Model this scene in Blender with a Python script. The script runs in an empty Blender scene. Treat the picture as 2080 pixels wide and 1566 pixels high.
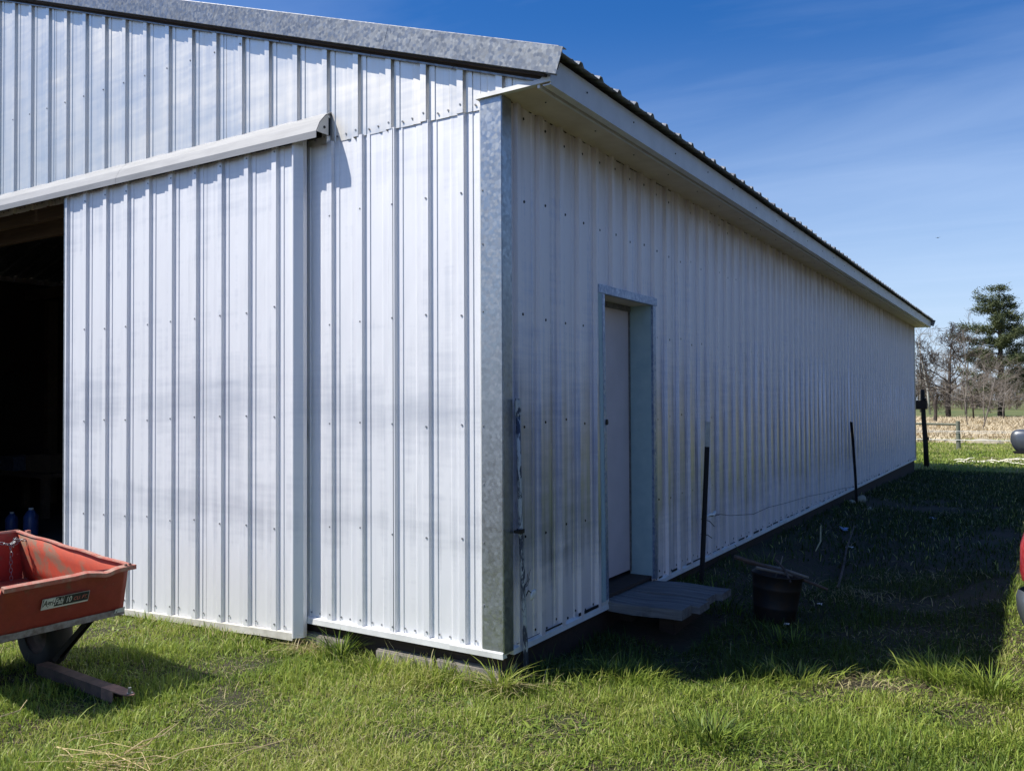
import bpy, bmesh, math, random
import numpy as np
from mathutils import Vector, Matrix
R = math.radians
scene = bpy.context.scene
C = scene.collection

# ------------------------------------------------------------------ camera
cam_d = bpy.data.cameras.new('camera'); cam = bpy.data.objects.new('camera', cam_d); C.objects.link(cam)
CAM = Vector((2.2732, -3.5411, 1.4133))
yaw, pitch, roll = 0.5583, 0.0183, -0.0046
fw = Vector((-math.sin(yaw)*math.cos(pitch), math.cos(yaw)*math.cos(pitch), math.sin(pitch)))
rt = Vector((math.cos(yaw), math.sin(yaw), 0)); up = rt.cross(fw)
r2 = rt*math.cos(roll)+up*math.sin(roll); u2 = -rt*math.sin(roll)+up*math.cos(roll)
cam.matrix_world = Matrix(((r2.x, u2.x, -fw.x, CAM.x), (r2.y, u2.y, -fw.y, CAM.y), (r2.z, u2.z, -fw.z, CAM.z), (0, 0, 0, 1)))
cam_d.sensor_width = 36; cam_d.sensor_fit = 'HORIZONTAL'; cam_d.lens = 1722.93/2080*36
cam_d.clip_start = .05; cam_d.clip_end = 3000
scene.camera = cam

# ------------------------------------------------------------------ sky and sun
LDIR = Vector((1.73, 1.42, -3.1)).normalized()
TOSUN = -LDIR
w = bpy.data.worlds.new('World'); scene.world = w; w.use_nodes = True
nt = w.node_tree; nt.nodes.clear()
def N(t, typ, **kw):
    n = t.nodes.new(typ)
    for k, v in kw.items(): setattr(n, k, v)
    return n
wo = N(nt, 'ShaderNodeOutputWorld'); bg = N(nt, 'ShaderNodeBackground'); sky = N(nt, 'ShaderNodeTexSky')
sky.sky_type = 'NISHITA'; sky.sun_disc = False
sky.sun_elevation = math.asin(TOSUN.z); sky.sun_rotation = math.atan2(TOSUN.x, TOSUN.y) % (2*math.pi)
sky.altitude = 300; sky.air_density = 1.0; sky.dust_density = .5; sky.ozone_density = 2.2
# thin cirrus: noise on the direction projected to a plane
tc = N(nt, 'ShaderNodeTexCoord'); sp = N(nt, 'ShaderNodeSeparateXYZ'); nt.links.new(tc.outputs['Generated'], sp.inputs[0])
zc = N(nt, 'ShaderNodeMath', operation='MAXIMUM'); nt.links.new(sp.outputs['Z'], zc.inputs[0]); zc.inputs[1].default_value = .04
dv = N(nt, 'ShaderNodeVectorMath', operation='SCALE'); inv = N(nt, 'ShaderNodeMath', operation='DIVIDE'); inv.inputs[0].default_value = 1
nt.links.new(zc.outputs[0], inv.inputs[1]); nt.links.new(tc.outputs['Generated'], dv.inputs[0]); nt.links.new(inv.outputs[0], dv.inputs['Scale'])
mp = N(nt, 'ShaderNodeMapping'); mp.inputs['Rotation'].default_value = (0, 0, R(25)); mp.inputs['Scale'].default_value = (.34, .8, .0)
nt.links.new(dv.outputs[0], mp.inputs[0])
nz = N(nt, 'ShaderNodeTexNoise'); nz.inputs['Scale'].default_value = 1.1; nz.inputs['Detail'].default_value = 7; nz.inputs['Roughness'].default_value = .55; nz.inputs['Distortion'].default_value = .6
nt.links.new(mp.outputs[0], nz.inputs[0])
mr = N(nt, 'ShaderNodeMapRange'); mr.inputs[1].default_value = .42; mr.inputs[2].default_value = .85; mr.inputs[3].default_value = 0; mr.inputs[4].default_value = .22
nt.links.new(nz.outputs[0], mr.inputs[0])
mxs = N(nt, 'ShaderNodeMix', data_type='RGBA'); nt.links.new(mr.outputs[0], mxs.inputs[0]); hs = N(nt, 'ShaderNodeHueSaturation'); hs.inputs['Hue'].default_value = .512; hs.inputs['Saturation'].default_value = 1.42; nt.links.new(sky.outputs[0], hs.inputs['Color']); nt.links.new(hs.outputs[0], mxs.inputs[6]); mxs.inputs[7].default_value = (6.4, 7.6, 9.6, 1)
hz = N(nt, 'ShaderNodeMapRange'); hz.interpolation_type = 'SMOOTHSTEP'; nt.links.new(sp.outputs['Z'], hz.inputs[0])
for i_, v_ in enumerate((-.02, .42, .80, 0)): hz.inputs[i_+1].default_value = v_
mxh = N(nt, 'ShaderNodeMix', data_type='RGBA'); nt.links.new(hz.outputs[0], mxh.inputs[0]); nt.links.new(mxs.outputs[2], mxh.inputs[6]); mxh.inputs[7].default_value = (4.3, 5.4, 7.3, 1)
nt.links.new(mxh.outputs[2], bg.inputs[0]); bg.inputs[1].default_value = .104
nt.links.new(bg.outputs[0], wo.inputs[0])
sd = bpy.data.lights.new('sun', 'SUN'); sd.energy = 5.0; sd.angle = R(.53); sd.color = (1, .955, .88)
so = bpy.data.objects.new('sun', sd); C.objects.link(so); so.rotation_euler = LDIR.to_track_quat('-Z', 'Y').to_euler(); so.location = (-20, -20, 40)
vs = scene.view_settings; vs.view_transform = 'Standard'; vs.look = 'None'; vs.gamma = 1; vs.exposure = .42; vs.use_curve_mapping = False
scene.render.engine = 'CYCLES'

# ------------------------------------------------------------------ helpers
def tag(o, label=None, cat=None, group=None, kind=None):
    for k, v in (('label', label), ('category', cat), ('group', group), ('kind', kind)):
        if v: o[k] = v
    return o
def empty(name, loc=(0, 0, 0), label=None, cat=None, group=None, parent=None):
    o = bpy.data.objects.new(name, None); C.objects.link(o); o.location = loc; o.empty_display_size = .2
    if parent: o.parent = parent
    return tag(o, label, cat, group)
class MB:
    def __init__(s): s.v = []; s.f = []
    def add(s, v, f):
        b = len(s.v); s.v += [tuple(p) for p in v]; s.f += [tuple(i+b for i in q) for q in f]; return s
    def box(s, a, b, M=None):
        x0, y0, z0 = a; x1, y1, z1 = b
        v = [Vector(q) for q in ((x0,y0,z0),(x1,y0,z0),(x1,y1,z0),(x0,y1,z0),(x0,y0,z1),(x1,y0,z1),(x1,y1,z1),(x0,y1,z1))]
        if M: v = [M @ q for q in v]
        return s.add(v, [(0,3,2,1),(4,5,6,7),(0,1,5,4),(1,2,6,5),(2,3,7,6),(3,0,4,7)])
    def tube(s, path, rad, n=8, cap=True):
        path = [Vector(p) for p in path]; k = len(path)
        if not hasattr(rad, '__len__'): rad = [rad]*k
        b = len(s.v); prev = None
        for i, p in enumerate(path):
            t = (path[min(i+1, k-1)]-path[max(i-1, 0)])
            if t.length < 1e-9: t = Vector((0, 0, 1))
            t.normalize()
            if prev is None:
                a = Vector((0, 0, 1)) if abs(t.z) < .9 else Vector((1, 0, 0)); prev = t.cross(a).normalized()
            else:
                prev = (prev - t*prev.dot(t))
                prev = prev.normalized() if prev.length > 1e-6 else t.orthogonal().normalized()
            c = t.cross(prev)
            for j in range(n):
                q = 2*math.pi*j/n; s.v.append(tuple(p+(prev*math.cos(q)+c*math.sin(q))*rad[i]))
        for i in range(k-1):
            for j in range(n):
                s.f.append((b+i*n+j, b+i*n+(j+1) % n, b+(i+1)*n+(j+1) % n, b+(i+1)*n+j))
        if cap:
            s.f.append(tuple(b+j for j in reversed(range(n)))); s.f.append(tuple(b+(k-1)*n+j for j in range(n)))
        return s
    def lathe(s, prof, n=20, M=None):   # prof: (r, z)
        M = M or Matrix(); b = len(s.v)
        for r, z in prof:
            for j in range(n):
                q = 2*math.pi*j/n; s.v.append(tuple(M @ Vector((r*math.cos(q), r*math.sin(q), z))))
        for i in range(len(prof)-1):
            for j in range(n):
                s.f.append((b+i*n+j, b+i*n+(j+1) % n, b+(i+1)*n+(j+1) % n, b+(i+1)*n+j))
        return s
    def prism(s, poly, d):   # poly: 3D points, extruded by vector d
        n = len(poly); d = Vector(d); b = len(s.v)
        s.v += [tuple(Vector(p)) for p in poly]+[tuple(Vector(p)+d) for p in poly]
        s.f.append(tuple(b+i for i in range(n))); s.f.append(tuple(b+n+i for i in reversed(range(n))))
        for i in range(n): s.f.append((b+i, b+n+i, b+n+(i+1) % n, b+(i+1) % n))
        return s
    def build(s, name, mat, parent=None, smooth=False, bevel=0, fix=True):
        me = bpy.data.meshes.new(name); me.from_pydata(s.v, [], s.f)
        if fix:
            bm = bmesh.new(); bm.from_mesh(me)
            if bevel:
                bmesh.ops.bevel(bm, geom=list(bm.edges), offset=bevel, segments=2, affect='EDGES', clamp_overlap=True)
            bmesh.ops.recalc_face_normals(bm, faces=bm.faces); bm.to_mesh(me); bm.free()
        if smooth:
            me.polygons.foreach_set('use_smooth', [True]*len(me.polygons))
        o = bpy.data.objects.new(name, me); C.objects.link(o)
        if mat: me.materials.append(mat)
        if parent: o.parent = parent
        return o
def link_copy(o, parent=None, M=None):
    c = o.copy(); C.objects.link(c)
    if parent: c.parent = parent
    if M is not None: c.matrix_local = M
    return c
def struct(o): o['kind'] = 'structure'; return o

# ------------------------------------------------------------------ materials
def mat(name):
    m = bpy.data.materials.new(name); m.use_nodes = True; t = m.node_tree; return m, t, t.nodes['Principled BSDF']
def lk(t, a, b): t.links.new(a, b)
def noise(t, vec, scale, detail=4, rough=.55, dist=0, mscale=None, mloc=None):
    if mscale is not None or mloc is not None:
        m = N(t, 'ShaderNodeMapping'); lk(t, vec, m.inputs[0])
        if mscale is not None: m.inputs['Scale'].default_value = mscale
        if mloc is not None: m.inputs['Location'].default_value = mloc
        vec = m.outputs[0]
    n = N(t, 'ShaderNodeTexNoise'); n.inputs['Scale'].default_value = scale; n.inputs['Detail'].default_value = detail
    n.inputs['Roughness'].default_value = rough; n.inputs['Distortion'].default_value = dist; lk(t, vec, n.inputs[0]); return n.outputs[0]
def rng(t, v, a, b, c=0., d=1.):
    n = N(t, 'ShaderNodeMapRange'); n.clamp = True
    for i, q in enumerate((a, b, c, d)): n.inputs[i+1].default_value = q
    lk(t, v, n.inputs[0]); return n.outputs[0]
def mix(t, f, a, b):
    n = N(t, 'ShaderNodeMix', data_type='RGBA')
    for i, q in ((0, f), (6, a), (7, b)):
        if isinstance(q, (tuple, list)): n.inputs[i].default_value = (*q, 1) if len(q) == 3 else q
        elif isinstance(q, (int, float)): n.inputs[i].default_value = q
        else: lk(t, q, n.inputs[i])
    return n.outputs[2]
def mth(t, op, a, b=None):
    n = N(t, 'ShaderNodeMath', operation=op)
    for i, q in enumerate((a, b)):
        if q is None: continue
        if isinstance(q, (int, float)): n.inputs[i].default_value = q
        else: lk(t, q, n.inputs[i])
    return n.outputs[0]
def pos(t): return N(t, 'ShaderNodeNewGeometry').outputs['Position']
def bump(t, b, h, strength=.3, dist=.01):
    n = N(t, 'ShaderNodeBump'); n.inputs['Strength'].default_value = strength; n.inputs['Distance'].default_value = dist
    lk(t, h, n.inputs['Height']); lk(t, n.outputs[0], b.inputs['Normal'])
def setc(t, b, k, v):
    if isinstance(v, (int, float)): b.inputs[k].default_value = v
    elif isinstance(v, tuple): b.inputs[k].default_value = (*v, 1) if len(v) == 3 else v
    else: lk(t, v, b.inputs[k])
def simple(name, c1, c2=None, rough=.6, metal=0., scale=20, bumpd=0, ms=None):
    m, t, b = mat(name); P = pos(t)
    n = noise(t, P, scale, 5, .6, mscale=ms)
    setc(t, b, 'Base Color', mix(t, rng(t, n, .35, .65), c1, c2 or tuple(q*.7 for q in c1)))
    b.inputs['Roughness'].default_value = rough; b.inputs['Metallic'].default_value = metal
    if bumpd: bump(t, b, n, .5, bumpd)
    return m
def siding_mat(name, axis, white, zinc, zbands, streak_w=.5, zmetal=.6, zr=.42, rust=0.):
    """steel sheet: chalky white bloom over bare zinc, in vertical streaks and soft bands"""
    m, t, b = mat(name); P = pos(t); s = N(t, 'ShaderNodeSeparateXYZ'); lk(t, P, s.inputs[0])
    sc = (14, 14, .35)
    st = noise(t, P, 1.0, 5, .6, mscale=sc); st2 = noise(t, P, 1.0, 3, .5, mscale=(45, 45, .8))
    bl = noise(t, P, 1.3, 4, .6, mscale=(1, 1, 1.6)); bl2 = noise(t, P, 1., 3, .6, mscale=(.8, .8, 9))
    # vertical bloom profile
    rp = N(t, 'ShaderNodeValToRGB'); lk(t, mth(t, 'DIVIDE', s.outputs[2], 4.0), rp.inputs[0])
    els = rp.color_ramp.elements
    while len(els) > 1: els.remove(els[-1])
    els[0].position = zbands[0][0]/4; els[0].color = (zbands[0][1],)*3+(1,)
    for z, v in zbands[1:]:
        e = els.new(z/4); e.color = (v, v, v, 1)
    f = mth(t, 'ADD', rp.outputs[0], mth(t, 'MULTIPLY', mth(t, 'SUBTRACT', st, .5), streak_w*1.4))
    f = mth(t, 'ADD', f, mth(t, 'MULTIPLY', mth(t, 'SUBTRACT', bl, .5), .65))
    f = mth(t, 'ADD', f, mth(t, 'MULTIPLY', mth(t, 'SUBTRACT', bl2, .5), .4))
    f = mth(t, 'ADD', f, mth(t, 'MULTIPLY', mth(t, 'SUBTRACT', st2, .5), .35 if axis == 0 else .8))
    bl3 = noise(t, P, 1., 3, .6, mscale=(3, 3, 30)); f = mth(t, 'ADD', f, mth(t, 'MULTIPLY', mth(t, 'SUBTRACT', bl3, .5), .4))
    f = rng(t, f, .25, .85)
    col = mix(t, f, zinc, white)
    spk = rng(t, noise(t, P, 60, 2, .5), .66, .74); col = mix(t, mth(t, 'MULTIPLY', spk, .25), col, (.8, .82, .84))
    dr = rng(t, noise(t, P, 1.0, 4, .6, mscale=(60, 60, 1.2)), .62, .75); col = mix(t, mth(t, 'MULTIPLY', dr, .18), col, (.2, .21, .24))
    if rust:
        ru = mth(t, 'MULTIPLY', rng(t, s.outputs[2], 2.45, 2.95), rng(t, noise(t, P, 3, 4, .6, mscale=(3, 3, .4)), .3, .7))
        col = mix(t, mth(t, 'MULTIPLY', ru, rust), col, (.30, .22, .13))
    setc(t, b, 'Base Color', col)
    setc(t, b, 'Metallic', rng(t, f, 0, 1, zmetal, zmetal*.6))
    setc(t, b, 'Roughness', rng(t, f, 0, 1, zr, .62))
    bump(t, b, noise(t, P, 2.2, 3, .5, mscale=(2.2, 2.2, .6)), .6, .014)
    return m
def galv(name, base=(.46, .48, .50), dark=(.33, .35, .37), metal=.8, rough=.38, sc=55):
    m, t, b = mat(name); P = pos(t)
    v = N(t, 'ShaderNodeTexVoronoi'); v.feature = 'SMOOTH_F1'; v.inputs['Smoothness'].default_value = .6; v.inputs['Scale'].default_value = sc; lk(t, P, v.inputs[0])
    hs = N(t, 'ShaderNodeSeparateColor'); lk(t, v.outputs['Color'], hs.inputs[0])
    n = noise(t, P, 4, 6, .7, .4); k = mth(t, 'ADD', mth(t, 'MULTIPLY', hs.outputs[0], .45), mth(t, 'MULTIPLY', n, .55))
    setc(t, b, 'Base Color', mix(t, rng(t, k, .25, .75), dark, base)); setc(t, b, 'Roughness', rng(t, hs.outputs[1], 0, 1, rough-.06, rough+.16))
    b.inputs['Metallic'].default_value = metal
    bump(t, b, noise(t, P, 3, 2), .25, .01); return m
def wood(name, c1, c2, rough=.85, ms=(2, 30, 30), bumpd=.004):
    m, t, b = mat(name); P = pos(t)
    n = noise(t, P, 1.0, 7, .65, .6, mscale=ms); n2 = noise(t, P, 2.5, 4)
    c = mix(t, rng(t, n, .3, .7), c1, c2); c = mix(t, mth(t, 'MULTIPLY', rng(t, n2, .4, .75), .5), c, tuple(q*.5 for q in c1))
    setc(t, b, 'Base Color', c); b.inputs['Roughness'].default_value = rough; bump(t, b, n, .7, bumpd); return m

M = {}
M['side_up'] = siding_mat('upper_gable_steel', 0, (.88, .84, .77), (.74, .71, .655), [(2.6, .35), (3.0, .45), (3.6, .35), (4.0, .4)], .3, .88, .40)
M['side_lo'] = siding_mat('lower_gable_steel', 0, (.82, .82, .835), (.56, .575, .62), [(0, 1.1), (.5, .95), (.75, .70), (1.0, .85), (1.4, .68), (1.7, .85), (2.2, .95), (3.0, .7)], .65, .6, .45)
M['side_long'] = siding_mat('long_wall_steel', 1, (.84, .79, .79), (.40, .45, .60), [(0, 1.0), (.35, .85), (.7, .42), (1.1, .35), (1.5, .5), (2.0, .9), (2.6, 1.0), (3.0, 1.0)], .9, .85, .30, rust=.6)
M['galv'] = galv('galvanised_trim', (.30, .315, .325), (.19, .20, .21), .8, .38, 62)
M['hood'] = simple('dull_hood_steel', (.29, .297, .31), (.235, .241, .252), .65, .15, 3, 0, (1, 6, 6))
M['trim_dirty'] = simple('dirty_cream_trim', (.60, .58, .52), (.42, .40, .34), .7, 0, 9)
M['galv_corner'] = galv('galvanised_corner', (.43, .455, .475), (.33, .35, .37), .85, .34, 60)
M['galv_roof'] = galv('galvanised_roof', (.42, .43, .44), (.26, .27, .28), .7, .42)
M['trim_white'] = simple('white_painted_trim', (.72, .72, .70), (.60, .60, .58), .55, .1, 9)
M['soffit'] = simple('cream_soffit', (.66, .57, .46), (.56, .47, .36), .55, 0, 6)
M['fascia'] = simple('white_fascia', (.68, .67, .66), (.60, .59, .58), .5, .05, 7)
M['door_paint'] = simple('off_white_door_paint', (.64, .55, .55), (.58, .50, .50), .5, 0, 5)
M['jamb'] = simple('pale_green_jamb_paint', (.38, .50, .52), (.30, .42, .46), .6, 0, 8)
M['frame_blue'] = galv('door_frame_zinc', (.40, .46, .58), (.20, .26, .40), .7, .4, 60)
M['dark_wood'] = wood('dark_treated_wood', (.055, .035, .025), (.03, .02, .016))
M['beam_wood'] = wood('old_barn_lumber', (.16, .11, .07), (.08, .055, .04))
M['step_wood'] = wood('grey_weathered_plank', (.24, .235, .23), (.075, .07, .068), ms=(2.0, 28, 28), bumpd=.01)
M['block'] = simple('concrete_block', (.31, .28, .24), (.20, .18, .155), .95, 0, 30, .004)
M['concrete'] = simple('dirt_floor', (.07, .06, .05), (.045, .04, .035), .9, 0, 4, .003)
M['screw'] = simple('dark_screw', (.012, .012, .014), None, .5, .3)
M['screw_zinc'] = simple('zinc_screw', (.30, .31, .33), None, .5, .5)
M['black'] = simple('black_iron', (.012, .012, .013), (.025, .02, .018), .6, .3, 25)
M['rubber'] = simple('tyre_rubber', (.02, .02, .02), (.03, .028, .026), .85)
M['rust'] = simple('rusty_steel', (.30, .17, .12), (.16, .10, .08), .8, .2, 18, .002)
M['rust_darkened'] = simple('shade_darkened_rust', (.13, .085, .065), (.06, .045, .038), .85, .1, 14, .003)  # rust darkened for the tongue's shaded length; also on wheel rims and sticks
M['white_plastic'] = simple('white_plastic', (.75, .75, .73), (.65, .65, .62), .4)
M['straw'] = simple('straw', (.62, .50, .26), (.48, .36, .17), .8, 0, 40)
M['white_straw'] = simple('bleached_straw', (.80, .76, .62), (.66, .60, .45), .8, 0, 40)
M['bark'] = simple('dark_bark', (.075, .060, .048), (.045, .036, .03), .95, 0, 8, .01)
M['twig'] = simple('grey_brown_twigs', (.23, .20, .17), (.17, .15, .13), .95, 0, 3)
M['birch'] = simple('white_birch_bark', (.68, .66, .60), (.45, .43, .40), .8, 0, 6)
M['post_wood'] = wood('grey_green_post', (.22, .23, .17), (.12, .13, .10), ms=(20, 20, 2))
M['rock'] = simple('pale_rock', (.40, .35, .25), (.28, .25, .18), .95, 0, 12, .01)

# ------------------------------------------------------------------ ground
def gz(x, y):
    def ss(a, b, v):
        q = np.clip((v-a)/(b-a), 0, 1); return q*q*(3-2*q)
    x = np.asarray(x, float); y = np.asarray(y, float)
    z = -.10*ss(1.5, 15, y) - .10*ss(17, 40, y) - .03*ss(-2.2, -3.6, x)*ss(1, -1, y)
    z = z + .012*np.sin(x*2.1+y*1.3)*np.cos(y*2.7-x*.6) + .006*np.sin(x*6.3-y*4.1+1)*np.sin(y*5.2+x*2.2)
    z = z - .04*ss(1.2, .1, np.abs(x-.9))*ss(.2, 1.0, y)*ss(16, 12, y)
    z = z + .085*ss(.55, .05, x)*(x > -.3)*ss(.7, 2.2, y)*ss(16, 10, y)
    return z
def axis_pts(lo, hi, step, far, grow=1.35):
    a = list(np.arange(lo, hi+1e-6, step)); s = step; q = hi
    while q < far: s *= grow; q += s; a.append(q)
    s = step; q = lo; b = []
    while q > -far: s *= grow; q -= s; b.append(q)
    return np.array(b[::-1]+a)
gx = axis_pts(-6, 6, .16, 900); gy = axis_pts(-5, 24, .16, 900)
GX, GY = np.meshgrid(gx, gy); GZ = gz(GX, GY)
inside = (GX < -.3) & (GX > -9.7) & (GY > .3) & (GY < 15.7); GZ[inside] = -.25
V = np.stack([GX, GY, GZ], -1).reshape(-1, 3); nx, ny = len(gx), len(gy)
ii, jj = np.meshgrid(np.arange(nx-1), np.arange(ny-1)); q0 = (jj*nx+ii).ravel()
F = np.stack([q0, q0+1, q0+1+nx, q0+nx], -1)
me = bpy.data.meshes.new('ground'); me.vertices.add(len(V)); me.vertices.foreach_set('co', V.ravel()); me.loops.add(F.size); me.loops.foreach_set('vertex_index', F.ravel())
me.polygons.add(len(F)); me.polygons.foreach_set('loop_start', np.arange(0, F.size, 4)); me.polygons.foreach_set('loop_total', np.full(len(F), 4)); me.polygons.foreach_set('use_smooth', np.ones(len(F), bool)); me.update(); me.validate()
ground = bpy.data.objects.new('ground', me); C.objects.link(ground); struct(ground)
m, t, b = mat('ground_soil'); P = pos(t); s = N(t, 'ShaderNodeSeparateXYZ'); lk(t, P, s.inputs[0])
n1 = noise(t, P, 3, 6, .65); n2 = noise(t, P, 40, 4, .7); n3 = noise(t, P, .35, 5, .6, mscale=(1, .35, 1))
soil = mix(t, rng(t, n2, .3, .7), (.022, .015, .009), (.060, .041, .022))
soil = mix(t, rng(t, n1, .42, .62), soil, (.024, .026, .008))
yw = mth(t, 'ADD', s.outputs[1], mth(t, 'MULTIPLY', mth(t, 'SUBTRACT', n3, .5), 14))
lawn = mix(t, rng(t, n1, .4, .65), (.085, .115, .022), (.17, .155, .055))
dry = mix(t, rng(t, n3, .35, .65), (.50, .41, .265), (.40, .33, .20))
fargreen = mix(t, rng(t, n3, .4, .6), (.085, .12, .03), (.15, .15, .05))
col = mix(t, rng(t, s.outputs[1], 15, 17.5), soil, lawn)
col = mix(t, rng(t, yw, 31, 35), col, dry); col = mix(t, rng(t, yw, 70, 76), col, fargreen)
setc(t, b, 'Base Color', col); b.inputs['Roughness'].default_value = .95; bump(t, b, n2, .8, .02)
me.materials.append(m)

# ------------------------------------------------------------------ barn
L = 16.06; ZS = 2.935; SL = .335; XL = -10.0; XR = -5.0
barn = empty('barn', (0, 0, 0), 'long white metal-sided pole barn with sliding door and low pitched roof', 'barn')
HR = .018
PROF = [(0, 0), (.035, 0), (.05, .004), (.15, .004), (.168, 0), (.53, 0), (.555, .0045), (.60, .004), (.76, 0), (.785, HR), (.945, HR), (.985, 0)]
def profile_us(u0, u1, edge, pitch):
    """list of (u, height) from u0 to u1; edge = where one right flank ends"""
    out = []; k0 = math.floor((u0-edge)/pitch)-1; k1 = math.ceil((u1-edge)/pitch)+1
    pts = [(edge+(k+f)*pitch, h) for k in range(k0, k1) for f, h in PROF]
    def hv(u):
        for (a, ha), (c, hc) in zip(pts, pts[1:]):
            if a <= u <= c: return ha+(hc-ha)*(u-a)/max(c-a, 1e-9)
        return 0
    out = [(u0, hv(u0))]+[q for q in pts if u0+1e-4 < q[0] < u1-1e-4]+[(u1, hv(u1))]
    return out
def sheet(name, parent, matr, u0, u1, zb, zt, edge, pitch, fn, lift=0., rows=1):
    """ribbed sheet; fn(u, h, z) -> point; zb, zt functions of u"""
    us = profile_us(u0, u1, edge, pitch); mb = MB(); v = []; n = rows+1
    for u, h in us:
        a, c = zb(u), zt(u)
        for r in range(n): v.append(fn(u, h+lift, a+(c-a)*r/rows))
    f = [(i*n+r, (i+1)*n+r, (i+1)*n+r+1, i*n+r+1) for i in range(len(us)-1) for r in range(rows)]
    mb.add(v, f); o = mb.build(name, matr, parent, fix=False); return o
def screws(name, parent, pts, nrm, r=.0055, sm=None):
    mb = MB(); nrm = Vector(nrm); a = nrm.orthogonal().normalized(); c = nrm.cross(a)
    for p in pts:
        p = Vector(p); ring = [p+(a*math.cos(q)+c*math.sin(q))*r for q in [i*math.pi/3 for i in range(6)]]; r2_ = [q+nrm*.004 for q in ring]
        mb.add(ring+r2_, [(0+i, (i+1) % 6, 6+(i+1) % 6, 6+i) for i in range(6)]+[tuple(range(6, 12))])
    o = mb.build(name, sm or M['screw'], parent, fix=False); o['kind'] = 'stuff'; return o
rnd = random.Random(3)
# --- gable wall
gable = empty('gable_wall', parent=barn)
gfn = lambda u, h, z: (u, -h, z)
def rake_z(x): return 3.063+SL*(.396-x) if x > XR else 3.063+SL*(.396-XR)-SL*(XR-x)
PU = .2371; EU = -.2
def upper_bottom(u): return 2.952 if u > -.115 else 2.885
def upper_top(u): return rake_z(u)-.155
edges_u = [.285, -.1151]+[EU-PU*4*k+.06 for k in range(1, 11)]+[-10.285]
for i in range(len(edges_u)-1):
    b1, b0 = edges_u[i], edges_u[i+1]
    if b0 < XR < b1:
        sheet('siding_panel', gable, M['side_up'], XR, b1, upper_bottom, upper_top, EU, PU, gfn, .004+.0012*(i % 2)); b1 = XR
    sheet('siding_panel', gable, M['side_up'], b0, b1, (lambda u: 2.885) if b1 < -.1 else upper_bottom, upper_top, EU, PU, gfn, .004+.0012*(i % 2))
for i, (b0, b1) in enumerate([(-.68, -.02), (-1.59, -.68), (-2.5, -1.59), (-3.55, -2.5)]):
    sheet('siding_panel', gable, M['side_lo'], b0, b1, lambda u: .178, lambda u: 2.892, -.2, .2285, gfn, .0025*(i % 2))
for i, (b0, b1) in enumerate([(-7.4, -6.45), (-8.3, -7.4), (-9.2, -8.3), (-10.0, -9.2)]):
    sheet('siding_panel', gable, M['side_lo'], b0, b1, lambda u: .178, lambda u: 2.892, -.2, .2285, gfn, .0025*(i % 2))
sc = []
for zr in (.215, .71, 1.29, 1.86, 2.47):
    for k in range(0, 7):
        sc.append((-.2-.2285*k-.028, -HR, zr+rnd.uniform(-.012, .012)))
        if zr < .3: sc += [(-.2-.2285*k+.045, -.004, zr-.005), (-.2-.2285*k+.11, -.001, zr-.008)]
for k in range(0, 22):
    xx = EU-PU*k-.03
    sc += [(xx, -HR-.004, 2.925+rnd.uniform(-.005, .005)), (xx+.085, -.008, 2.915), (xx+.15, -.006, 2.92)]
    if k > 4: sc.append((xx, -HR-.004, 3.62+.0*k))
screws('screws', gable, sc, (0, -1, 0), .0055, M['screw_zinc'])
screws('trim_screws', gable, [(-.094, -.0235, q_) for q_ in (.4, .71, 1.0, 1.29, 1.86, 2.2, 2.47)], (0, -1, 0), .005, M['screw_zinc'])
# bottom trim on the gable (thin bent strip), skirt and blocks
mb = MB(); mb.prism([(-1.37, -.004, .186), (-1.37, -.030, .180), (-1.37, -.033, .150), (-1.37, .01, .150)], (1.39, 0, 0)); mb.build('base_trim', M['trim_white'], gable)
mb = MB(); mb.box((-3.55, .03, .02), (.0, .07, .152)); mb.build('skirt_board', M['dark_wood'], barn)
mb = MB(); mb.box((-.07, .07, -.3), (-.02, L, .152)); mb.build('skirt_board', M['dark_wood'], barn)
mb = MB(); mb.box((XL, .03, .02), (-6.45, .07, .152)); mb.build('skirt_board', M['dark_wood'], barn)
found = empty('foundation', parent=barn)
bx = MB(); bx.box((-.195, -.01, -.26), (.195, .17, 0)); blk = bx.build('concrete_block', M['block'], found, bevel=.008)
spots = [(-.21, .0, .085), (-.615, -.004, .075), (-1.20, -.008, .088), (-1.62, .0, .07)]
for i, (x, y, z) in enumerate(spots):
    o = blk if i == 0 else link_copy(blk, found)
    o.matrix_local = Matrix.Translation((x, y, z)) @ Matrix.Rotation(rnd.uniform(-.03, .03), 4, 'Z')
# --- corner trim
def lflash(name, x, y0, matr, h0, h1, wx, wy):
    mb = MB()
    a = [(-wx, -.018), (-wx, -.0235), (-wx+.02, -.0235), (.0175, -.0235), (.0225, -.0185), (.0225, wy), (.0175, wy), (.0175, -.0185), (-wx+.02, -.0185)]
    mb.prism([(x+p, y0+q, h0) for p, q in a], (0, 0, h1-h0)); return mb.build(name, matr, barn)
lflash('corner_trim', 0, 0, M['galv_corner'], .172, 2.93, .105, .066)
# small strip on the gable side that catches light (trim hem)
mb = MB(); mb.box((-.118, -.012, .18), (-.106, -.006, 2.90)); mb.build('corner_trim_hem', M['trim_white'], barn)
mb = MB(); mb.prism([(0.022, -.034, .176), (0.024, -.034, .150), (-.30, -.034, .150), (-.30, -.034, .176)], (0, .008, 0)); mb.build('base_trim_corner', M['trim_white'], barn)
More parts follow.
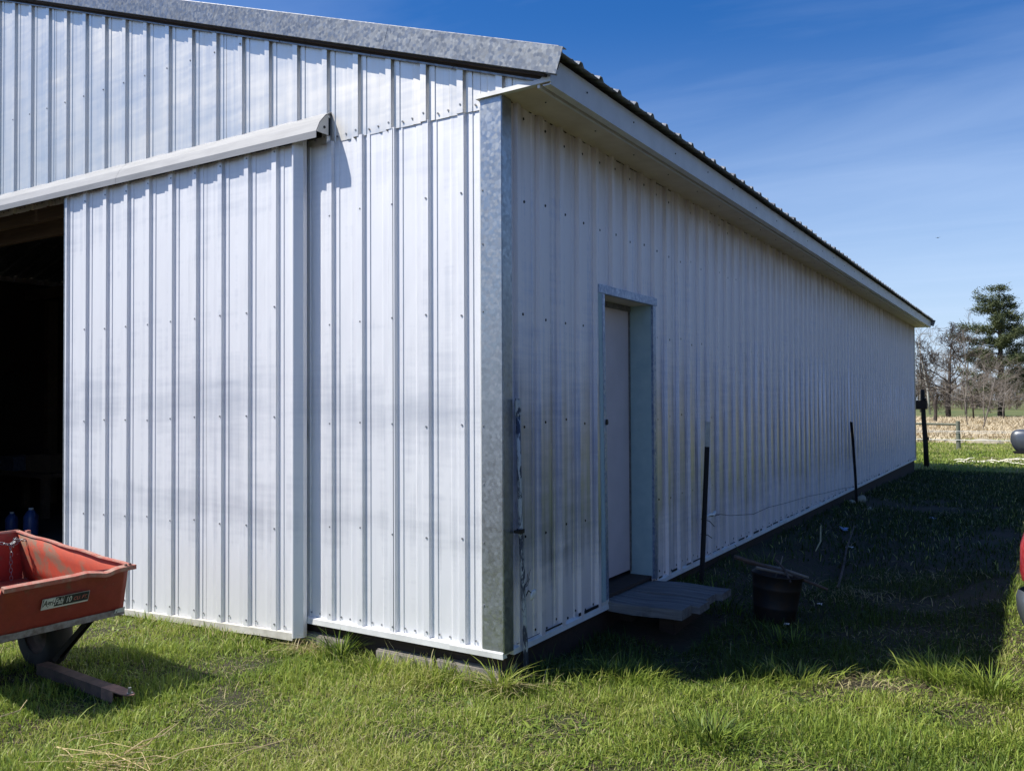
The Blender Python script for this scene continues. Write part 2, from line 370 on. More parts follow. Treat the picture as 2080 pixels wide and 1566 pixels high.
# eave end trim on gable: from corner to eave tip
mb = MB(); mb.prism([(-.125, -.006, 2.958), (-.125, -.036, 2.952), (-.125, -.038, 2.930), (-.125, -.006, 2.930)], (.432, 0, .006)); mb.build('eave_end_trim', M['trim_white'], barn)
mb = MB(); mb.add([(.298, -.034, 2.94), (.304, -.034, 2.97), (.30, -.028, 3.0), (.27, -.03, 2.98), (.25, -.036, 2.955)], [(0, 1, 2, 3, 4)]); mb.build('bent_flap', M['trim_white'], barn)
# --- long wall
side = empty('side_wall', parent=barn)
lfn = lambda u, h, z: (h*1.25, u, z)
PL = .2245; EL = .175
DY0, DY1, DZ0, DZ1 = 1.12, 1.872, .215, 2.062
ed = [.02, .50]+[.50+PL*4*k for k in range(1, 18)]; ed = [e for e in ed if e < L-.1]+[L]
for i in range(len(ed)-1):
    a, c = ed[i], ed[i+1]; lf = .0006*(i % 2)
    segs = [(a, c, .152, ZS)]
    new = []
    for (s0, s1, z0, z1) in segs:
        if s1 <= DY0+.04 or s0 >= DY1: new.append((s0, s1, z0, z1)); continue
        if s0 < DY0+.04: new.append((s0, DY0+.04, z0, z1))
        new.append((max(s0, DY0+.04), min(s1, DY1), DZ1, z1))
        if s1 > DY1: new.append((DY1, s1, z0, z1))
    for s0, s1, z0, z1 in new:
        sheet('siding_panel', side, M['side_long'], s0, s1, lambda u, z=z0: z, lambda u, z=z1: z, EL, PL, lfn, lf)
sc = []
for zr in (.215, .72, 1.29, 1.85, 2.46, 2.86):
    k = 0
    while EL+PL*k < L:
        y = EL+PL*k+.035; k += 1
        if DY0-.06 < y < DY1+.06 and zr < 2.1: continue
        sc.append((.003, y+rnd.uniform(-.01, .01), zr+rnd.uniform(-.02, .02)))
        if zr == .215: sc.append((.003, y+.1, zr+rnd.uniform(-.01, .01)))
screws('screws', side, sc, (1, 0, 0), .0078)
def strip(name, a, c, z=.0):
    mb = MB(); mb.prism([(.002, a, .186), (.022, a, .176), (.026, a, .150), (-.02, a, .150)], (0, c-a, 0)); return mb.build(name, M['trim_white'], side)
strip('base_trim', .066, 1.165)
y = 1.90
while y < L: strip('base_trim', y+.004, min(y+3.05, L)); y += 3.05
# crinkled dark edge line of the base trim
mb = MB(); y = .1
while y < L:
    l_ = rnd.uniform(.08, .3)
    if not 1.1 < y+l_/2 < 1.95: mb.box((.018, y, .186+rnd.uniform(0, .012)), (.0215, y+l_, .190+rnd.uniform(.004, .014)))
    y += l_+rnd.uniform(.02, .2)
o = mb.build('torn_trim_edge', M['screw'], side); o['kind'] = 'stuff'
# remaining two walls (never seen from the yard): back gable and left wall, plain ribbed sheets
for k in range(11):
    a, c = -.92*(k+1), -.92*k
    sheet('siding_panel', barn, M['side_lo'], max(a, XL), c-.02, lambda u: .15, upper_top, -.2, .2285, lambda u, h, z: (u, L+h, z))
for k in range(18):
    a, c = .9*k, min(.9*(k+1), L)
    if a < L: sheet('siding_panel', barn, M['side_long'], a, c, lambda u: -.15, lambda u: 3.20, EL, PL, lambda u, h, z: (XL-h, u, z))
mb = MB(); mb.box((-.06, L-.06, .15), (.022, L+.022, 2.93)); mb.build('corner_trim', M['galv_corner'], barn)

# --- roof
roof = empty('roof', parent=barn)
def roof_z(x): return 3.066+SL*(.36-x)          # top of the flat of the sheet, right slope
RP = [(0, 0), (.30, 0), (.34, .004), (.40, .004), (.44, 0), (.66, 0), (.74, .021), (.84, .021), (.92, 0)]
def roof_sheet(y0, y1, edge, pitch, side_, lift):
    us = []; k0 = math.floor((y0-edge)/pitch)-1
    pts = [(edge+(k+f)*pitch, h) for k in range(k0, k0+8) for f, h in RP]
    def hv(u):
        for (a, ha), (c, hc) in zip(pts, pts[1:]):
            if a <= u <= c: return ha+(hc-ha)*(u-a)/max(c-a, 1e-9)
        return 0
    us = [(y0, hv(y0))]+[q for q in pts if y0 < q[0] < y1]+[(y1, hv(y1))]
    xs = [.36+lift*3, -2.3, XR+.0]; v = []
    for u, h in us:
        for x in xs:
            z = roof_z(x)+h+lift+.002
            X = x if side_ > 0 else 2*XR-x
            v.append((X, u, z))
    f = [(i*3+r, (i+1)*3+r, (i+1)*3+r+1, i*3+r+1) for i in range(len(us)-1) for r in range(2)]
    o = MB().add(v, f).build('roof_panel', M['galv_roof'], roof, fix=False)
    md = o.modifiers.new('thick', 'SOLIDIFY'); md.thickness = .0025; md.offset = -1
    return o
ry = -.065; i = 0
while ry < 16.28:
    y1 = min(ry+.9, 16.30)
    roof_sheet(ry, y1, .17-.74*.22, .2245, 1, .0015*(i % 2)+rnd.uniform(0, .002)); roof_sheet(ry, y1, .17-.74*.22, .2245, -1, .0015*(i % 2)); ry += .9; i += 1
mb = MB(); mb.prism([(XR-.16, -.07, rake_z(XR)-.08), (XR, -.07, rake_z(XR)-.005), (XR+.16, -.07, rake_z(XR)-.08), (XR, -.07, rake_z(XR)-.03)], (0, 16.4, 0)); mb.build('ridge_cap', M['galv_roof'], roof)
# rake trim pieces
def rake(y, out, name='rake_trim'):
    def seg(xa, xb, left=False):
        mb = MB(); px_, pz_ = -SL/math.hypot(1, SL), -1/math.hypot(1, SL)
        px_, pz_ = (px_, pz_)
        hgt = .122
        def P3(x, d, yy):
            z = 3.063+SL*(.396-x); X = x+px_*d; Z = z+pz_*d
            if left: X = 2*XR-X
            return (X, yy, Z)
        prof = [(0, y+out*.035), (-.004, y+out*.035), (-.004, y), (0, y), (hgt, y), (hgt+.004, y+out*.018), (hgt, y+out*.018), (hgt-.004, y+out*.003), (.004, y+out*.003)]
        a = [P3(xa, d, yy) for d, yy in prof]; c = [P3(xb, d, yy) for d, yy in prof]
        n = len(a); mb.add(a+c, [tuple(range(n)), tuple(range(2*n-1, n-1, -1))]+[(i, (i+1) % n, n+(i+1) % n, n+i) for i in range(n)])
        return mb.build(name, M['galv'], roof)
    seg(.396, -.66); seg(-.662, -2.05); seg(-2.052, -3.5); seg(-3.502, XR)
    seg(.396, XR, True)
rake(-.075, 1); rake(16.33, -1)
# dark lookout board behind the rake trim, and light hem strip on top of the sheets
def slope_board(name, matr, x0, x1, d0, d1, y0, y1):
    mb = MB(); q = math.hypot(1, SL); v = []
    for x in (x0, x1):
        for d, yy in ((d0, y0), (d1, y0), (d1, y1), (d0, y1)):
            v.append((x-SL/q*d, yy, 3.063+SL*(.396-x)-d/q))
    mb.add(v, [(0, 1, 2, 3), (7, 6, 5, 4), (0, 4, 5, 1), (1, 5, 6, 2), (2, 6, 7, 3), (3, 7, 4, 0)]); return mb.build(name, matr, roof)
slope_board('rake_board', M['dark_wood'], .33, XR, .03, .135, -.062, -.03)
slope_board('rake_board', M['dark_wood'], .33, XR, .03, .15, -.03, .04)
x = .30
while x > XR:
    ln = rnd.uniform(.5, .8); slope_board('sheet_hem', M['galv'], x, max(x-ln, XR), .146+rnd.uniform(0, .004), .156, -.030-rnd.uniform(0, .004), -.018); x -= ln+.004
# eave: soffit, fascia
eave = empty('eave', parent=barn)
y = -.03; k = 0
while y < 16.28:
    y1 = min(y+3.66, 16.30); mb = MB(); mb.box((.0, y, ZS), (.296, y1-.003, ZS+.006)); mb.build('soffit_panel', M['soffit'], eave)
    mb = MB(); mb.box((.30, y, 2.928), (.306, y1-.002, 3.058)); mb.box((.262, y, 2.922), (.306, y1-.002, 2.928)); mb.build('fascia_panel', M['fascia'], eave)
    mb = MB(); mb.box((.232, y, 2.917), (.246, y1-.002, 2.934)); mb.build('soffit_channel', M['fascia'], eave); y = y1; k += 1
mb = MB(); mb.box((.26, -.03, 2.945), (.298, 16.3, 3.04)); mb.build('sub_fascia', M['beam_wood'], eave)
mb = MB(); mb.box((.0, 16.24, 2.93), (.296, 16.30, 3.05)); mb.build('eave_end', M['fascia'], eave)
mb = MB(); mb.box((.0, .002, 2.944), (.26, .03, 3.04)); mb.build('eave_end', M['dark_wood'], eave)
sc = []
for k in range(26):
    yy = .35+.61*k; sc += [(.307, yy+rnd.uniform(-.05, .05), 2.99+rnd.uniform(-.01, .02))]
screws('fascia_nails', eave, sc, (1, 0, 0), .0045)
screws('soffit_nails', eave, [(.16+rnd.uniform(-.02, .02), .2+.55*k, ZS) for k in range(28)], (0, 0, -1), .0045)
# rusty hanging nest crumbs where the siding meets the soffit
mb = MB()
for k in range(150):
    yy = .05+15.8*rnd.random(); ll = rnd.uniform(.01, .07); mb.box((.001, yy, ZS-.002-rnd.random()*.004), (.006, yy+ll, ZS-.001))
o = mb.build('dirt_line', M['dark_wood'], eave); o['kind'] = 'stuff'

# --- track hood
mb = MB(); HX0, HX1 = -1.14, -8.86
prof = [(0., 3.062), (-.004, 3.066), (-.055, 3.035), (-.1, 2.985), (-.128, 2.926), (-.128, 2.887), (-.125, 2.887), (-.1245, 2.924), (-.097, 2.981), (-.053, 3.03), (0, 3.058)]
for a, c in ((HX0, -3.0), (-3.002, -5.2), (-5.202, HX1)):
    n = len(prof); mb = MB(); s_ = rnd.uniform(-.001, .002)
    mb.add([(a, y+s_, z) for y, z in prof]+[(c, y+s_, z) for y, z in prof], [(i, (i+1) % n, n+(i+1) % n, n+i) for i in range(n)]+[tuple(range(n)), tuple(range(2*n-1, n-1, -1))])
    mb.build('track_hood', M['hood'], gable)
mb = MB(); mb.prism([(-1.142, -.028, 3.045), (-1.142, -.055, 3.032), (-1.142, -.098, 2.98), (-1.142, -.125, 2.925), (-1.142, -.028, 2.925)], (-.004, 0, 0)); mb.build('hood_end_cap', M['trim_white'], gable)
screws('hood_screw', gable, [(-1.141, -.062, 2.962)], (1, 0, 0), .008)
mb = MB(); mb.box((HX1+.02, -.06, 2.955), (-1.2, -.03, 2.995)); mb.box((HX1+.02, -.02, 2.93), (-1.15, -.006, 3.03)); mb.build('track_rail', M['screw'], gable)

# --- sliding door leaf
def sliding_leaf(x0, x1):
    d = empty('sliding_door', parent=barn); yb = -.075; rng_ = random.Random(int(abs(x0)*10))
    zb = lambda u: .035+.040*(u+2.0)
    fn = lambda u, h, z: (u, yb-h, z)
    wn = 3; wd = (x1-.062-.012-x0)/wn
    for k in range(wn):
        sheet('siding_panel', d, M['side_lo'], x0+.012+k*wd, x0+.012+(k+1)*wd, lambda u: zb(u)+.035, lambda u: 2.90, -1.483, .2378, fn, .001*(k % 2))
    # right hand edge: rounded vertical trim
    mb = MB(); pr = [(x1-.066, yb+.01), (x1-.066, yb-.008), (x1-.058, yb-.021), (x1-.050, yb-.026), (x1-.042, yb-.025), (x1-.012, yb+.002), (x1, yb+.012), (x1, yb+.04), (x1-.06, yb+.04)]
    mb.prism([(a, q, zb(a)+.012) for a, q in pr], (0, 0, 2.925-zb(x1)-.012)); mb.build('edge_trim', M['side_lo'], d)
    mb = MB(); mb.box((x0-.004, yb-.018, zb(x0)), (x0+.012, yb+.04, 2.92)); mb.build('edge_trim', M['galv'], d)
    # bottom rail
    n = 8; mb = MB(); v = []
    for i in range(n+1):
        u = x0+(x1-.05-x0)*i/n; z = zb(u); v += [(u, yb-.004, z+.045), (u, yb-.022, z+.040), (u, yb-.024, z+rng_.uniform(-.004, .004)), (u, yb+.03, z)]
    mb.add(v, [(i*4+j, i*4+j+1, (i+1)*4+j+1, (i+1)*4+j) for i in range(n) for j in range(3)]); mb.build('bottom_rail', M['trim_dirty'], d)
    mb = MB(); mb.box((x0+.01, yb+.008, .05), (x1-.02, yb+.05, .14)); mb.box((x0+.01, yb+.008, 1.2), (x1-.02, yb+.05, 1.29)); mb.box((x0+.01, yb+.008, 2.8), (x1-.02, yb+.05, 2.89))
    mb.box((x0+.005, yb+.006, .05), (x0+.09, yb+.05, 2.89)); mb.build('door_frame', M['beam_wood'], d)
    pts = []
    for zr in (.10, .66, 1.30, 1.93, 2.845):
        for k in range(11):
            xx = -1.483-.2378*k
            if x0+.03 < xx-.03 < x1-.12: pts.append((xx-.025, yb-HR, zr+rng_.uniform(-.01, .01)+zb(xx)*.5))
            if zr < .2 and x0+.03 < xx+.045 < x1-.1: pts.append((xx+.045, yb-.004, zr+rng_.uniform(-.01, .01)+zb(xx)*.5))
    screws('screws', d, pts, (0, -1, 0), .0055, M['screw_zinc']); return d
sliding_leaf(-3.665, -1.305); 
d2 = empty('sliding_door', parent=barn)
sheet('siding_panel', d2, M['side_lo'], -8.75, -6.4, lambda u: .02, lambda u: 2.9, -1.483, .2378, lambda u, h, z: (u, -.075-h, z))
mb = MB(); mb.box((-8.75, -.07, .05), (-6.4, -.03, .14)); mb.box((-6.49, -.07, .05), (-6.4, -.03, 2.89)); mb.build('door_frame', M['beam_wood'], d2)

# --- entry door in the long wall
ent = empty('entry_door', parent=barn)
mb = MB(); mb.box((-.195, DY0-.05, .248), (-.15, DY1+.012, DZ1-.02)); mb.build('door_slab', M['door_paint'], ent, bevel=.003)
mb = MB(); mb.box((-.15, DY1-.0, .222), (.012, DY1+.03, DZ1)); mb.build('jamb', M['jamb'], ent)
mb = MB(); mb.box((-.15, DY0-.03, .222), (.012, DY0+.0, DZ1)); mb.build('jamb', M['jamb'], ent)
mb = MB(); mb.box((-.19, DY0-.03, DZ1), (.012, DY1+.03, DZ1+.03)); mb.build('head', M['soffit'], ent)
mb = MB(); mb.box((-.150, DY0, DZ1-.035), (-.135, DY1, DZ1)); mb.box((-.150, DY1-.012, .24), (-.140, DY1-.0005, DZ1-.04)); mb.build('door_stop', M['step_wood'], ent)
mb = MB(); mb.box((.004, DY0-.078, DZ1-.0), (.030, DY1+.075, DZ1+.052)); mb.build('frame_trim', M['frame_blue'], ent, bevel=.002)
mb = MB(); mb.prism([(.003, DY0-.078, DZ1-.001), (.026, DY0-.078, DZ1-.001), (.026, DY0-.045, .205), (.003, DY0-.045, .205)], (0, .045, 0)); mb.build('frame_trim', M['jamb'], ent)
mb = MB(); mb.prism([(.004, DY0-.0329, DZ1-.002), (.028, DY0-.0329, DZ1-.002), (.028, DY0+.0005, .21), (.004, DY0+.0005, .21)], (0, .035, 0)); mb.build('frame_trim', M['frame_blue'], ent)
mb = MB(); mb.prism([(.003, DY1+.006, DZ1-.002), (.027, DY1+.006, DZ1-.002), (.027, DY1+.004, .2), (.003, DY1+.004, .2)], (0, .05, 0)); mb.build('frame_trim', M['frame_blue'], ent)
mb = MB(); mb.box((.0, DY0+.002, 1.265), (.034, DY0+.03, 1.30)); mb.box((-.01, DY0+.028, 1.268), (.03, DY0+.042, 1.292)); mb.build('latch', M['black'], ent, bevel=.003)
mb = MB(); mb.lathe([(0, 0), (.018, 0), (.018, .02), (.012, .03), (.026, .05), (.022, .07), (0, .075)], 12, Matrix.Translation((-.15, DY0+.07, 1.12)) @ Matrix.Rotation(R(90), 4, 'Y')); mb.build('knob', M['galv'], ent, True)
mb = MB(); mb.box((-.19, DY0-.03, .20), (.0, DY1+.03, .222)); mb.build('threshold', M['dark_wood'], ent)
mb = MB(); mb.box((.004, DY0-.03, .152), (.02, DY0+.05, .206)); mb.build('frame_trim', M['trim_white'], ent)
# --- inside: floor, posts, header, purlins
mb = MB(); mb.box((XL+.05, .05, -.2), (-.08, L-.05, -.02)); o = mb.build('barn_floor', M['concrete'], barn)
frm = empty('timber_frame', parent=barn)
pb = MB(); pb.box((-.07, -.07, 0), (.07, .07, 2.9)); post0 = pb.build('timber_post', M['beam_wood'], frm)
first = True
for x in (-.18, XL+.15):
    for k in range(6):
        o = post0 if first else link_copy(post0, frm); first = False; o.matrix_local = Matrix.Translation((x, .2+3.1*k, -.02))
for x in (-3.5, -6.5):
    o = link_copy(post0, frm); o.matrix_local = Matrix.Translation((x, .13, -.02))
mb = MB(); mb.box((XL+.1, .22, 2.88), (-.1, .27, 3.02)); mb.build('header_beam', M['beam_wood'], frm)
for k in range(6):
    mb = MB(); yy = .55+2.4*k; mb.box((XL+.1, yy, 2.86), (-.1, yy+.05, 3.0)); mb.build('truss_chord', M['beam_wood'], frm)
for k in range(5):
    mb = MB(); zz = .6+.57*k; mb.box((XL+.04, .3, zz), (XL+.08, L-.2, zz+.09)); mb.build('girt', M['beam_wood'], frm)
mb = MB(); mb.box((XL+.09, L-.12, .3), (-.1, L-.1, 2.9)); mb.build('dark_inner_sheet', M['dark_wood'], frm)
mb = MB(); mb.box((XL+.10, .08, -.02), (XL+.12, L-.15, 3.1)); mb.build('dark_inner_sheet', M['dark_wood'], frm)  # dark sheet added to deepen the shade seen through the doorway

# ------------------------------------------------------------------ things in the doorway
def jug(loc, hgt, rad, label, c):
    j = empty('water_jug', loc, label, 'jug', 'blue jugs inside the doorway')
    mb = MB(); mb.lathe([(0, 0), (rad*.94, 0), (rad, .02), (rad, hgt*.62), (rad*.9, hgt*.74), (rad*.5, hgt*.88), (rad*.28, hgt*.93), (rad*.28, hgt*.97), (0, hgt*.97)], 18); mb.build('bottle', c, j, True)
    mb = MB(); mb.lathe([(rad*.32, hgt*.93), (rad*.34, hgt), (0, hgt)], 14); mb.build('cap', M['white_plastic'], j, True)
    mb = MB(); mb.tube([(rad*.3, 0, hgt*.9), (rad*.75, 0, hgt*.92), (rad*1.0, 0, hgt*.78), (rad*.97, 0, hgt*.6)], rad*.11, 8); mb.build('handle', c, j, True)
bluep = simple('blue_plastic', (.05, .09, .28), (.04, .08, .22), .35)
jug((-7.05, 1.52, -.02), .30, .075, 'larger blue plastic jug on the barn floor beyond the cart', bluep)
jug((-7.40, 1.50, -.02), .235, .065, 'smaller blue plastic jug left of the larger jug inside the barn', bluep)
wb = empty('workbench', (-9.0, 2.6, -.02), 'dark wooden workbench deep inside the barn', 'workbench')
mb = MB(); mb.box((-.7, -.3, .5), (.8, .3, .55)); mb.build('bench_top', M['beam_wood'], wb)
for sx in (-.62, .72):
    for sy in (-.24, .24): mb = MB(); mb.box((sx-.04, sy-.04, 0), (sx+.04, sy+.04, .5)); mb.build('leg', M['beam_wood'], wb)
mb = MB(); mb.box((-.45, -.2, 0), (-.1, .12, .16)); mb.box((-.46, -.21, .16), (-.09, .13, .185)); o = mb.build('tool_box', M['frame_blue']); o.location = (-9.0, 2.6, .532); tag(o, 'small grey tool box on the bench inside the barn', 'tool box')
mb = MB(); mb.box((0, -.2, 0), (.42, .15, .22), Matrix.Rotation(.2, 4, 'Z')); mb.box((.03, -.17, .215), (.39, .12, .222), Matrix.Rotation(.2, 4, 'Z')); o = mb.build('cardboard_box', M['beam_wood']); o.location = (-8.85, 2.6, .532); tag(o, 'brown cardboard box on the bench inside the barn', 'box')

# ------------------------------------------------------------------ red cart
m, t, b = mat('red_cart_paint'); P = pos(t); s = N(t, 'ShaderNodeSeparateXYZ'); lk(t, P, s.inputs[0])
a1 = noise(t, P, 7, 6, .65, .4); a2 = noise(t, P, 30, 4, .6)
c0 = mix(t, rng(t, a2, .35, .7), (.30, .038, .028), (.24, .03, .024)); c0 = mix(t, rng(t, a1, .58, .68), c0, (.17, .085, .055)); c0 = mix(t, mth(t, 'MULTIPLY', rng(t, a2, .68, .76), .5), c0, (.45, .25, .18))
setc(t, b, 'Base Color', c0); setc(t, b, 'Roughness', rng(t, a1, .4, .7, .42, .8)); bump(t, b, a1, .2, .004); M['red'] = m
m, t, b = mat('worn_cart_rim'); P = pos(t); a1 = noise(t, P, 22, 6, .7)
setc(t, b, 'Base Color', mix(t, rng(t, a1, .42, .62), (.42, .12, .085), (.40, .24, .18))); b.inputs['Roughness'].default_value = .75; M['rim'] = m
m, t, b = mat('worn_cart_inside'); P = pos(t); a1 = noise(t, P, 5, 6, .65, .5); a2 = noise(t, P, 24, 4, .65)
c0 = mix(t, rng(t, a2, .4, .7), (.46, .075, .035), (.38, .07, .04)); c0 = mix(t, rng(t, a1, .52, .62), c0, (.23, .14, .09)); setc(t, b, 'Base Color', c0); b.inputs['Roughness'].default_value = .75; M['red_in'] = m
al = R(4.8); OC = Vector((-1.752, -.888, .335)); eu = Vector((-math.cos(al), 0, math.sin(al))); ev = Vector((0, -1, 0)); ew = Vector((math.sin(al), 0, math.cos(al)))
def K(u, v, w_): return OC+eu*u+ev*v+ew*w_
cart = empty('utility_cart', (-2.2, -1.2, 0), 'red dented steel tow-behind garden cart tipped forward on its tongue', 'cart')
def cpart(mb, name, matr, parent=None, **kw):
    o = mb.build(name, matr, None, **kw); p = parent or cart; o.parent = p
    o.matrix_parent_inverse = Matrix.Translation(-cart.location); return o
WD = .665; HT = .262
def quadsheet(mb, A, B, Cc, D, th, nu=1, nv=1, bumpf=None):
    n = (Vector(B)-Vector(A)).cross(Vector(D)-Vector(A)).normalized(); v = []
    for k in (0, 1):
        for i in range(nu+1):
            for j in range(nv+1):
                a, c = i/nu, j/nv; p = Vector(A)*(1-a)*(1-c)+Vector(B)*a*(1-c)+Vector(Cc)*a*c+Vector(D)*(1-a)*c
                if bumpf: p = p+n*bumpf(a, c)
                v.append(p-n*th*k)
    q = nv+1; tot = (nu+1)*q; f = []
    for i in range(nu):
        for j in range(nv):
            x = i*q+j; f.append((x, x+q, x+q+1, x+1)); f.append((tot+x, tot+x+1, tot+x+q+1, tot+x+q))
    for i in range(nu):
        for j in (0, nv): x = i*q+j; f.append((x, x+q, tot+x+q, tot+x))
    for j in range(nv):
        for i in (0, nu): x = i*q+j; f.append((x, x+1, tot+x+1, tot+x))
    mb.add(v, f)
def dent(a, c): return -.014*math.exp(-((a-.32)/.13)**2)*c**2 + .004*math.sin(a*9)*c
mb = MB(); quadsheet(mb, K(0, 0, 0), K(0, WD, 0), K(-.07, WD-.02, HT), K(-.07, .028, HT), -.003, 24, 6, lambda a, c: -dent(a, c)); cpart(mb, 'front_panel', M['red'], smooth=True)
mb = MB(); quadsheet(mb, K(0, 0, 0), K(.95, 0, 0), K(.985, .028, HT), K(-.07, .028, HT), .003, 8, 3, lambda a, c: .004*math.sin(a*6)*c); cpart(mb, 'side_panel', M['red_in'], smooth=True)
mb = MB(); quadsheet(mb, K(0, WD, 0), K(.95, WD, 0), K(.985, WD, HT), K(-.07, WD, HT), -.003, 4, 2); cpart(mb, 'side_panel', M['red'])
mb = MB(); quadsheet(mb, K(.94, .008, 0), K(.94, WD-.008, 0), K(.975, WD-.01, HT), K(.975, .01, HT), .003, 4, 2); cpart(mb, 'tailgate', M['red'])
mb = MB(); quadsheet(mb, K(0.0, 0, .002), K(.95, 0, .002), K(.95, WD, .002), K(0., WD, .002), .004); cpart(mb, 'bed_floor', M['red_in'])
# rims: rolled lip round the top
def dz(v):
    q = v/WD; return -.013*math.exp(-((q-.24)/.06)**2)+.005*math.exp(-((q-.40)/.04)**2)
pts = [K(-.080-.008*math.exp(-((v-.2)/.07)**2), v, HT-.004+dz(v)) for v in [.022+i*(WD-.04)/26 for i in range(27)]]
mb = MB(); pr = [(-.012, -.014), (-.014, .006), (.012, .012), (.016, .004)]
b0 = 0; v = []
for p in pts: v += [p-eu*q0_*-1+ew*q1_ for q0_, q1_ in pr]
mb.add(v, [(i*4+j, i*4+(j+1) % 4, (i+1)*4+(j+1) % 4, (i+1)*4+j) for i in range(26) for j in range(4)]+[(0, 1, 2, 3), (107, 106, 105, 104)]); cpart(mb, 'front_rim', M['rim'])
mb = MB(); v = []
for i in range(13):
    p = K(-.085+1.085*i/12, .022, HT-.002+.003*math.sin(i*1.7)); v += [p+ev*q0_+ew*q1_ for q0_, q1_ in [(-.012, -.012), (-.014, .006), (.014, .010), (.016, .003)]]
mb.add(v, [(i*4+j, i*4+(j+1) % 4, (i+1)*4+(j+1) % 4, (i+1)*4+j) for i in range(12) for j in range(4)]+[(0, 1, 2, 3), (51, 50, 49, 48)]); cpart(mb, 'side_rim', M['rim'])
mb = MB(); mb.tube([K(.985, .02, HT+.002), K(.987, WD*.5, HT+.004), K(.985, WD+.01, HT+.002)], .011, 6); cpart(mb, 'tailgate_rim', M['rim'])
mb = MB(); mb.tube([K(-.08, WD+.01, HT), K(.98, WD+.01, HT)], .011, 6); cpart(mb, 'side_rim', M['rim'])
mb = MB(); mb.box((0, 0, 0), (.022, .022, .275), Matrix.Translation(K(.918, .004, 0)) @ Matrix.Rotation(-al*.2, 4, 'Y')); cpart(mb, 'corner_post', M['rim'])
mb = MB(); mb.box((-.01, -.02, -.01), (.01, .02, .012), Matrix.Translation(K(-.085, .02, HT-.008))); cpart(mb, 'rim_bracket', M['rim'])
for v_ in (.028, .05): mb = MB(); mb.lathe([(0, .01), (.007, .008), (.008, 0)], 8, Matrix.Translation(K(-.08, v_, HT+.006))); cpart(mb, 'rivet', M['rust'])
# bare lower edge strip
mb = MB(); v = []
for i in range(11):
    vv = -.002+(WD+.004)*i/10; v += [K(-.012, vv, .028+.004*math.sin(i*3.1)), K(-.013, vv, -.004), K(.04, vv, -.006)]
mb.add(v, [(i*3+j, i*3+j+1, (i+1)*3+j+1, (i+1)*3+j) for i in range(10) for j in range(2)]); cpart(mb, 'bare_lower_edge', simple('bare_grey_edge', (.33, .30, .28), (.17, .13, .11), .75, .2, 30))
# tongue, hitch, braces, axle, wheels
TC = -1.155
mb = MB(); tp = [(-2.12, TC+.06, .050), (-1.80, TC, .045), (-1.44, TC+.045, .034)]
tdir = (Vector(tp[2])-Vector(tp[0])).normalized(); sd_ = Vector((0, 1, 0)); un = sd_.cross(tdir)*-1
def chan(mb, A, B, hw, hh, open_end=0.):
    A, B = Vector(A), Vector(B); d = (B-A).normalized(); s1 = d.cross(Vector((0, 0, 1))).normalized(); u1 = s1.cross(d)
    v = []
    for p in (A, B):
        v += [p-s1*hw-u1*hh, p-s1*hw+u1*hh, p+s1*hw+u1*hh, p+s1*hw-u1*hh, p+s1*(hw-.004)-u1*hh, p+s1*(hw-.004)+u1*(hh-.004), p-s1*(hw-.004)+u1*(hh-.004), p-s1*(hw-.004)-u1*hh]
    n = 8; mb.add(v, [(i, (i+1) % n, n+(i+1) % n, n+i) for i in range(n)]+[tuple(range(n)), tuple(range(2*n-1, n-1, -1))]); return d, s1, u1
tm = Vector(tp[0]).lerp(Vector(tp[2]), .86); d_, s_, u_ = chan(mb, tp[0], tm, .030, .026); cpart(mb, 'tongue', M['rust_darkened']); mb = MB(); chan(mb, tm, tp[2], .032, .028); cpart(mb, 'tongue_end', M['rust'])  # tongue split so its shaded length is darker rust and the sunlit end lighter
e = Vector(tp[2]); mb = MB(); pl = [(-.02, -.030), (.05, -.030), (.10, -.018), (.115, 0), (.10, .018), (.05, .030), (-.02, .030)]
mb.prism([e+d_*a+s_*q+u_*.022 for a, q in pl], u_*.005); cpart(mb, 'hitch_plate', M['rust'])
mb = MB(); mb.lathe([(0, .028), (.008, .028), (.008, .004), (.014, .004), (.014, 0), (0, 0)], 10, Matrix.Translation(e+d_*.085+u_*.027)); cpart(mb, 'hitch_pin', M['galv'])
mb = MB(); chan(mb, K(.05, .14, -.012), (-2.03, TC+.085, .10), .02, .012); cpart(mb, 'brace', M['black'])
mb = MB(); mb.tube([(-2.30, -.86, .19), (-2.30, -1.60, .19)], .014, 8); mb.box((-2.34, -1.52, .2), (-2.26, -.93, .36)); cpart(mb, 'axle', M['black'])
for yw_ in (-.985, -1.47):
    W = Matrix.Translation((-2.30, yw_, .19)) @ Matrix.Rotation(R(90), 4, 'X'); wh = empty('wheel', parent=cart); wh.matrix_parent_inverse = Matrix.Translation(-cart.location)
    mb = MB(); mb.lathe([(.11, -.05), (.16, -.058), (.185, -.05), (.197, -.025), (.2, 0), (.197, .025), (.185, .05), (.16, .058), (.11, .05)], 28, W)
    o = mb.build('tyre', M['rubber'], wh, True); mb = MB(); mb.lathe([(0, -.03), (.05, -.035), (.09, -.02), (.112, -.048), (.112, .048), (.09, .02), (.05, .035), (0, .03)], 24, W); mb.build('rim', M['rust_darkened'], wh, True)
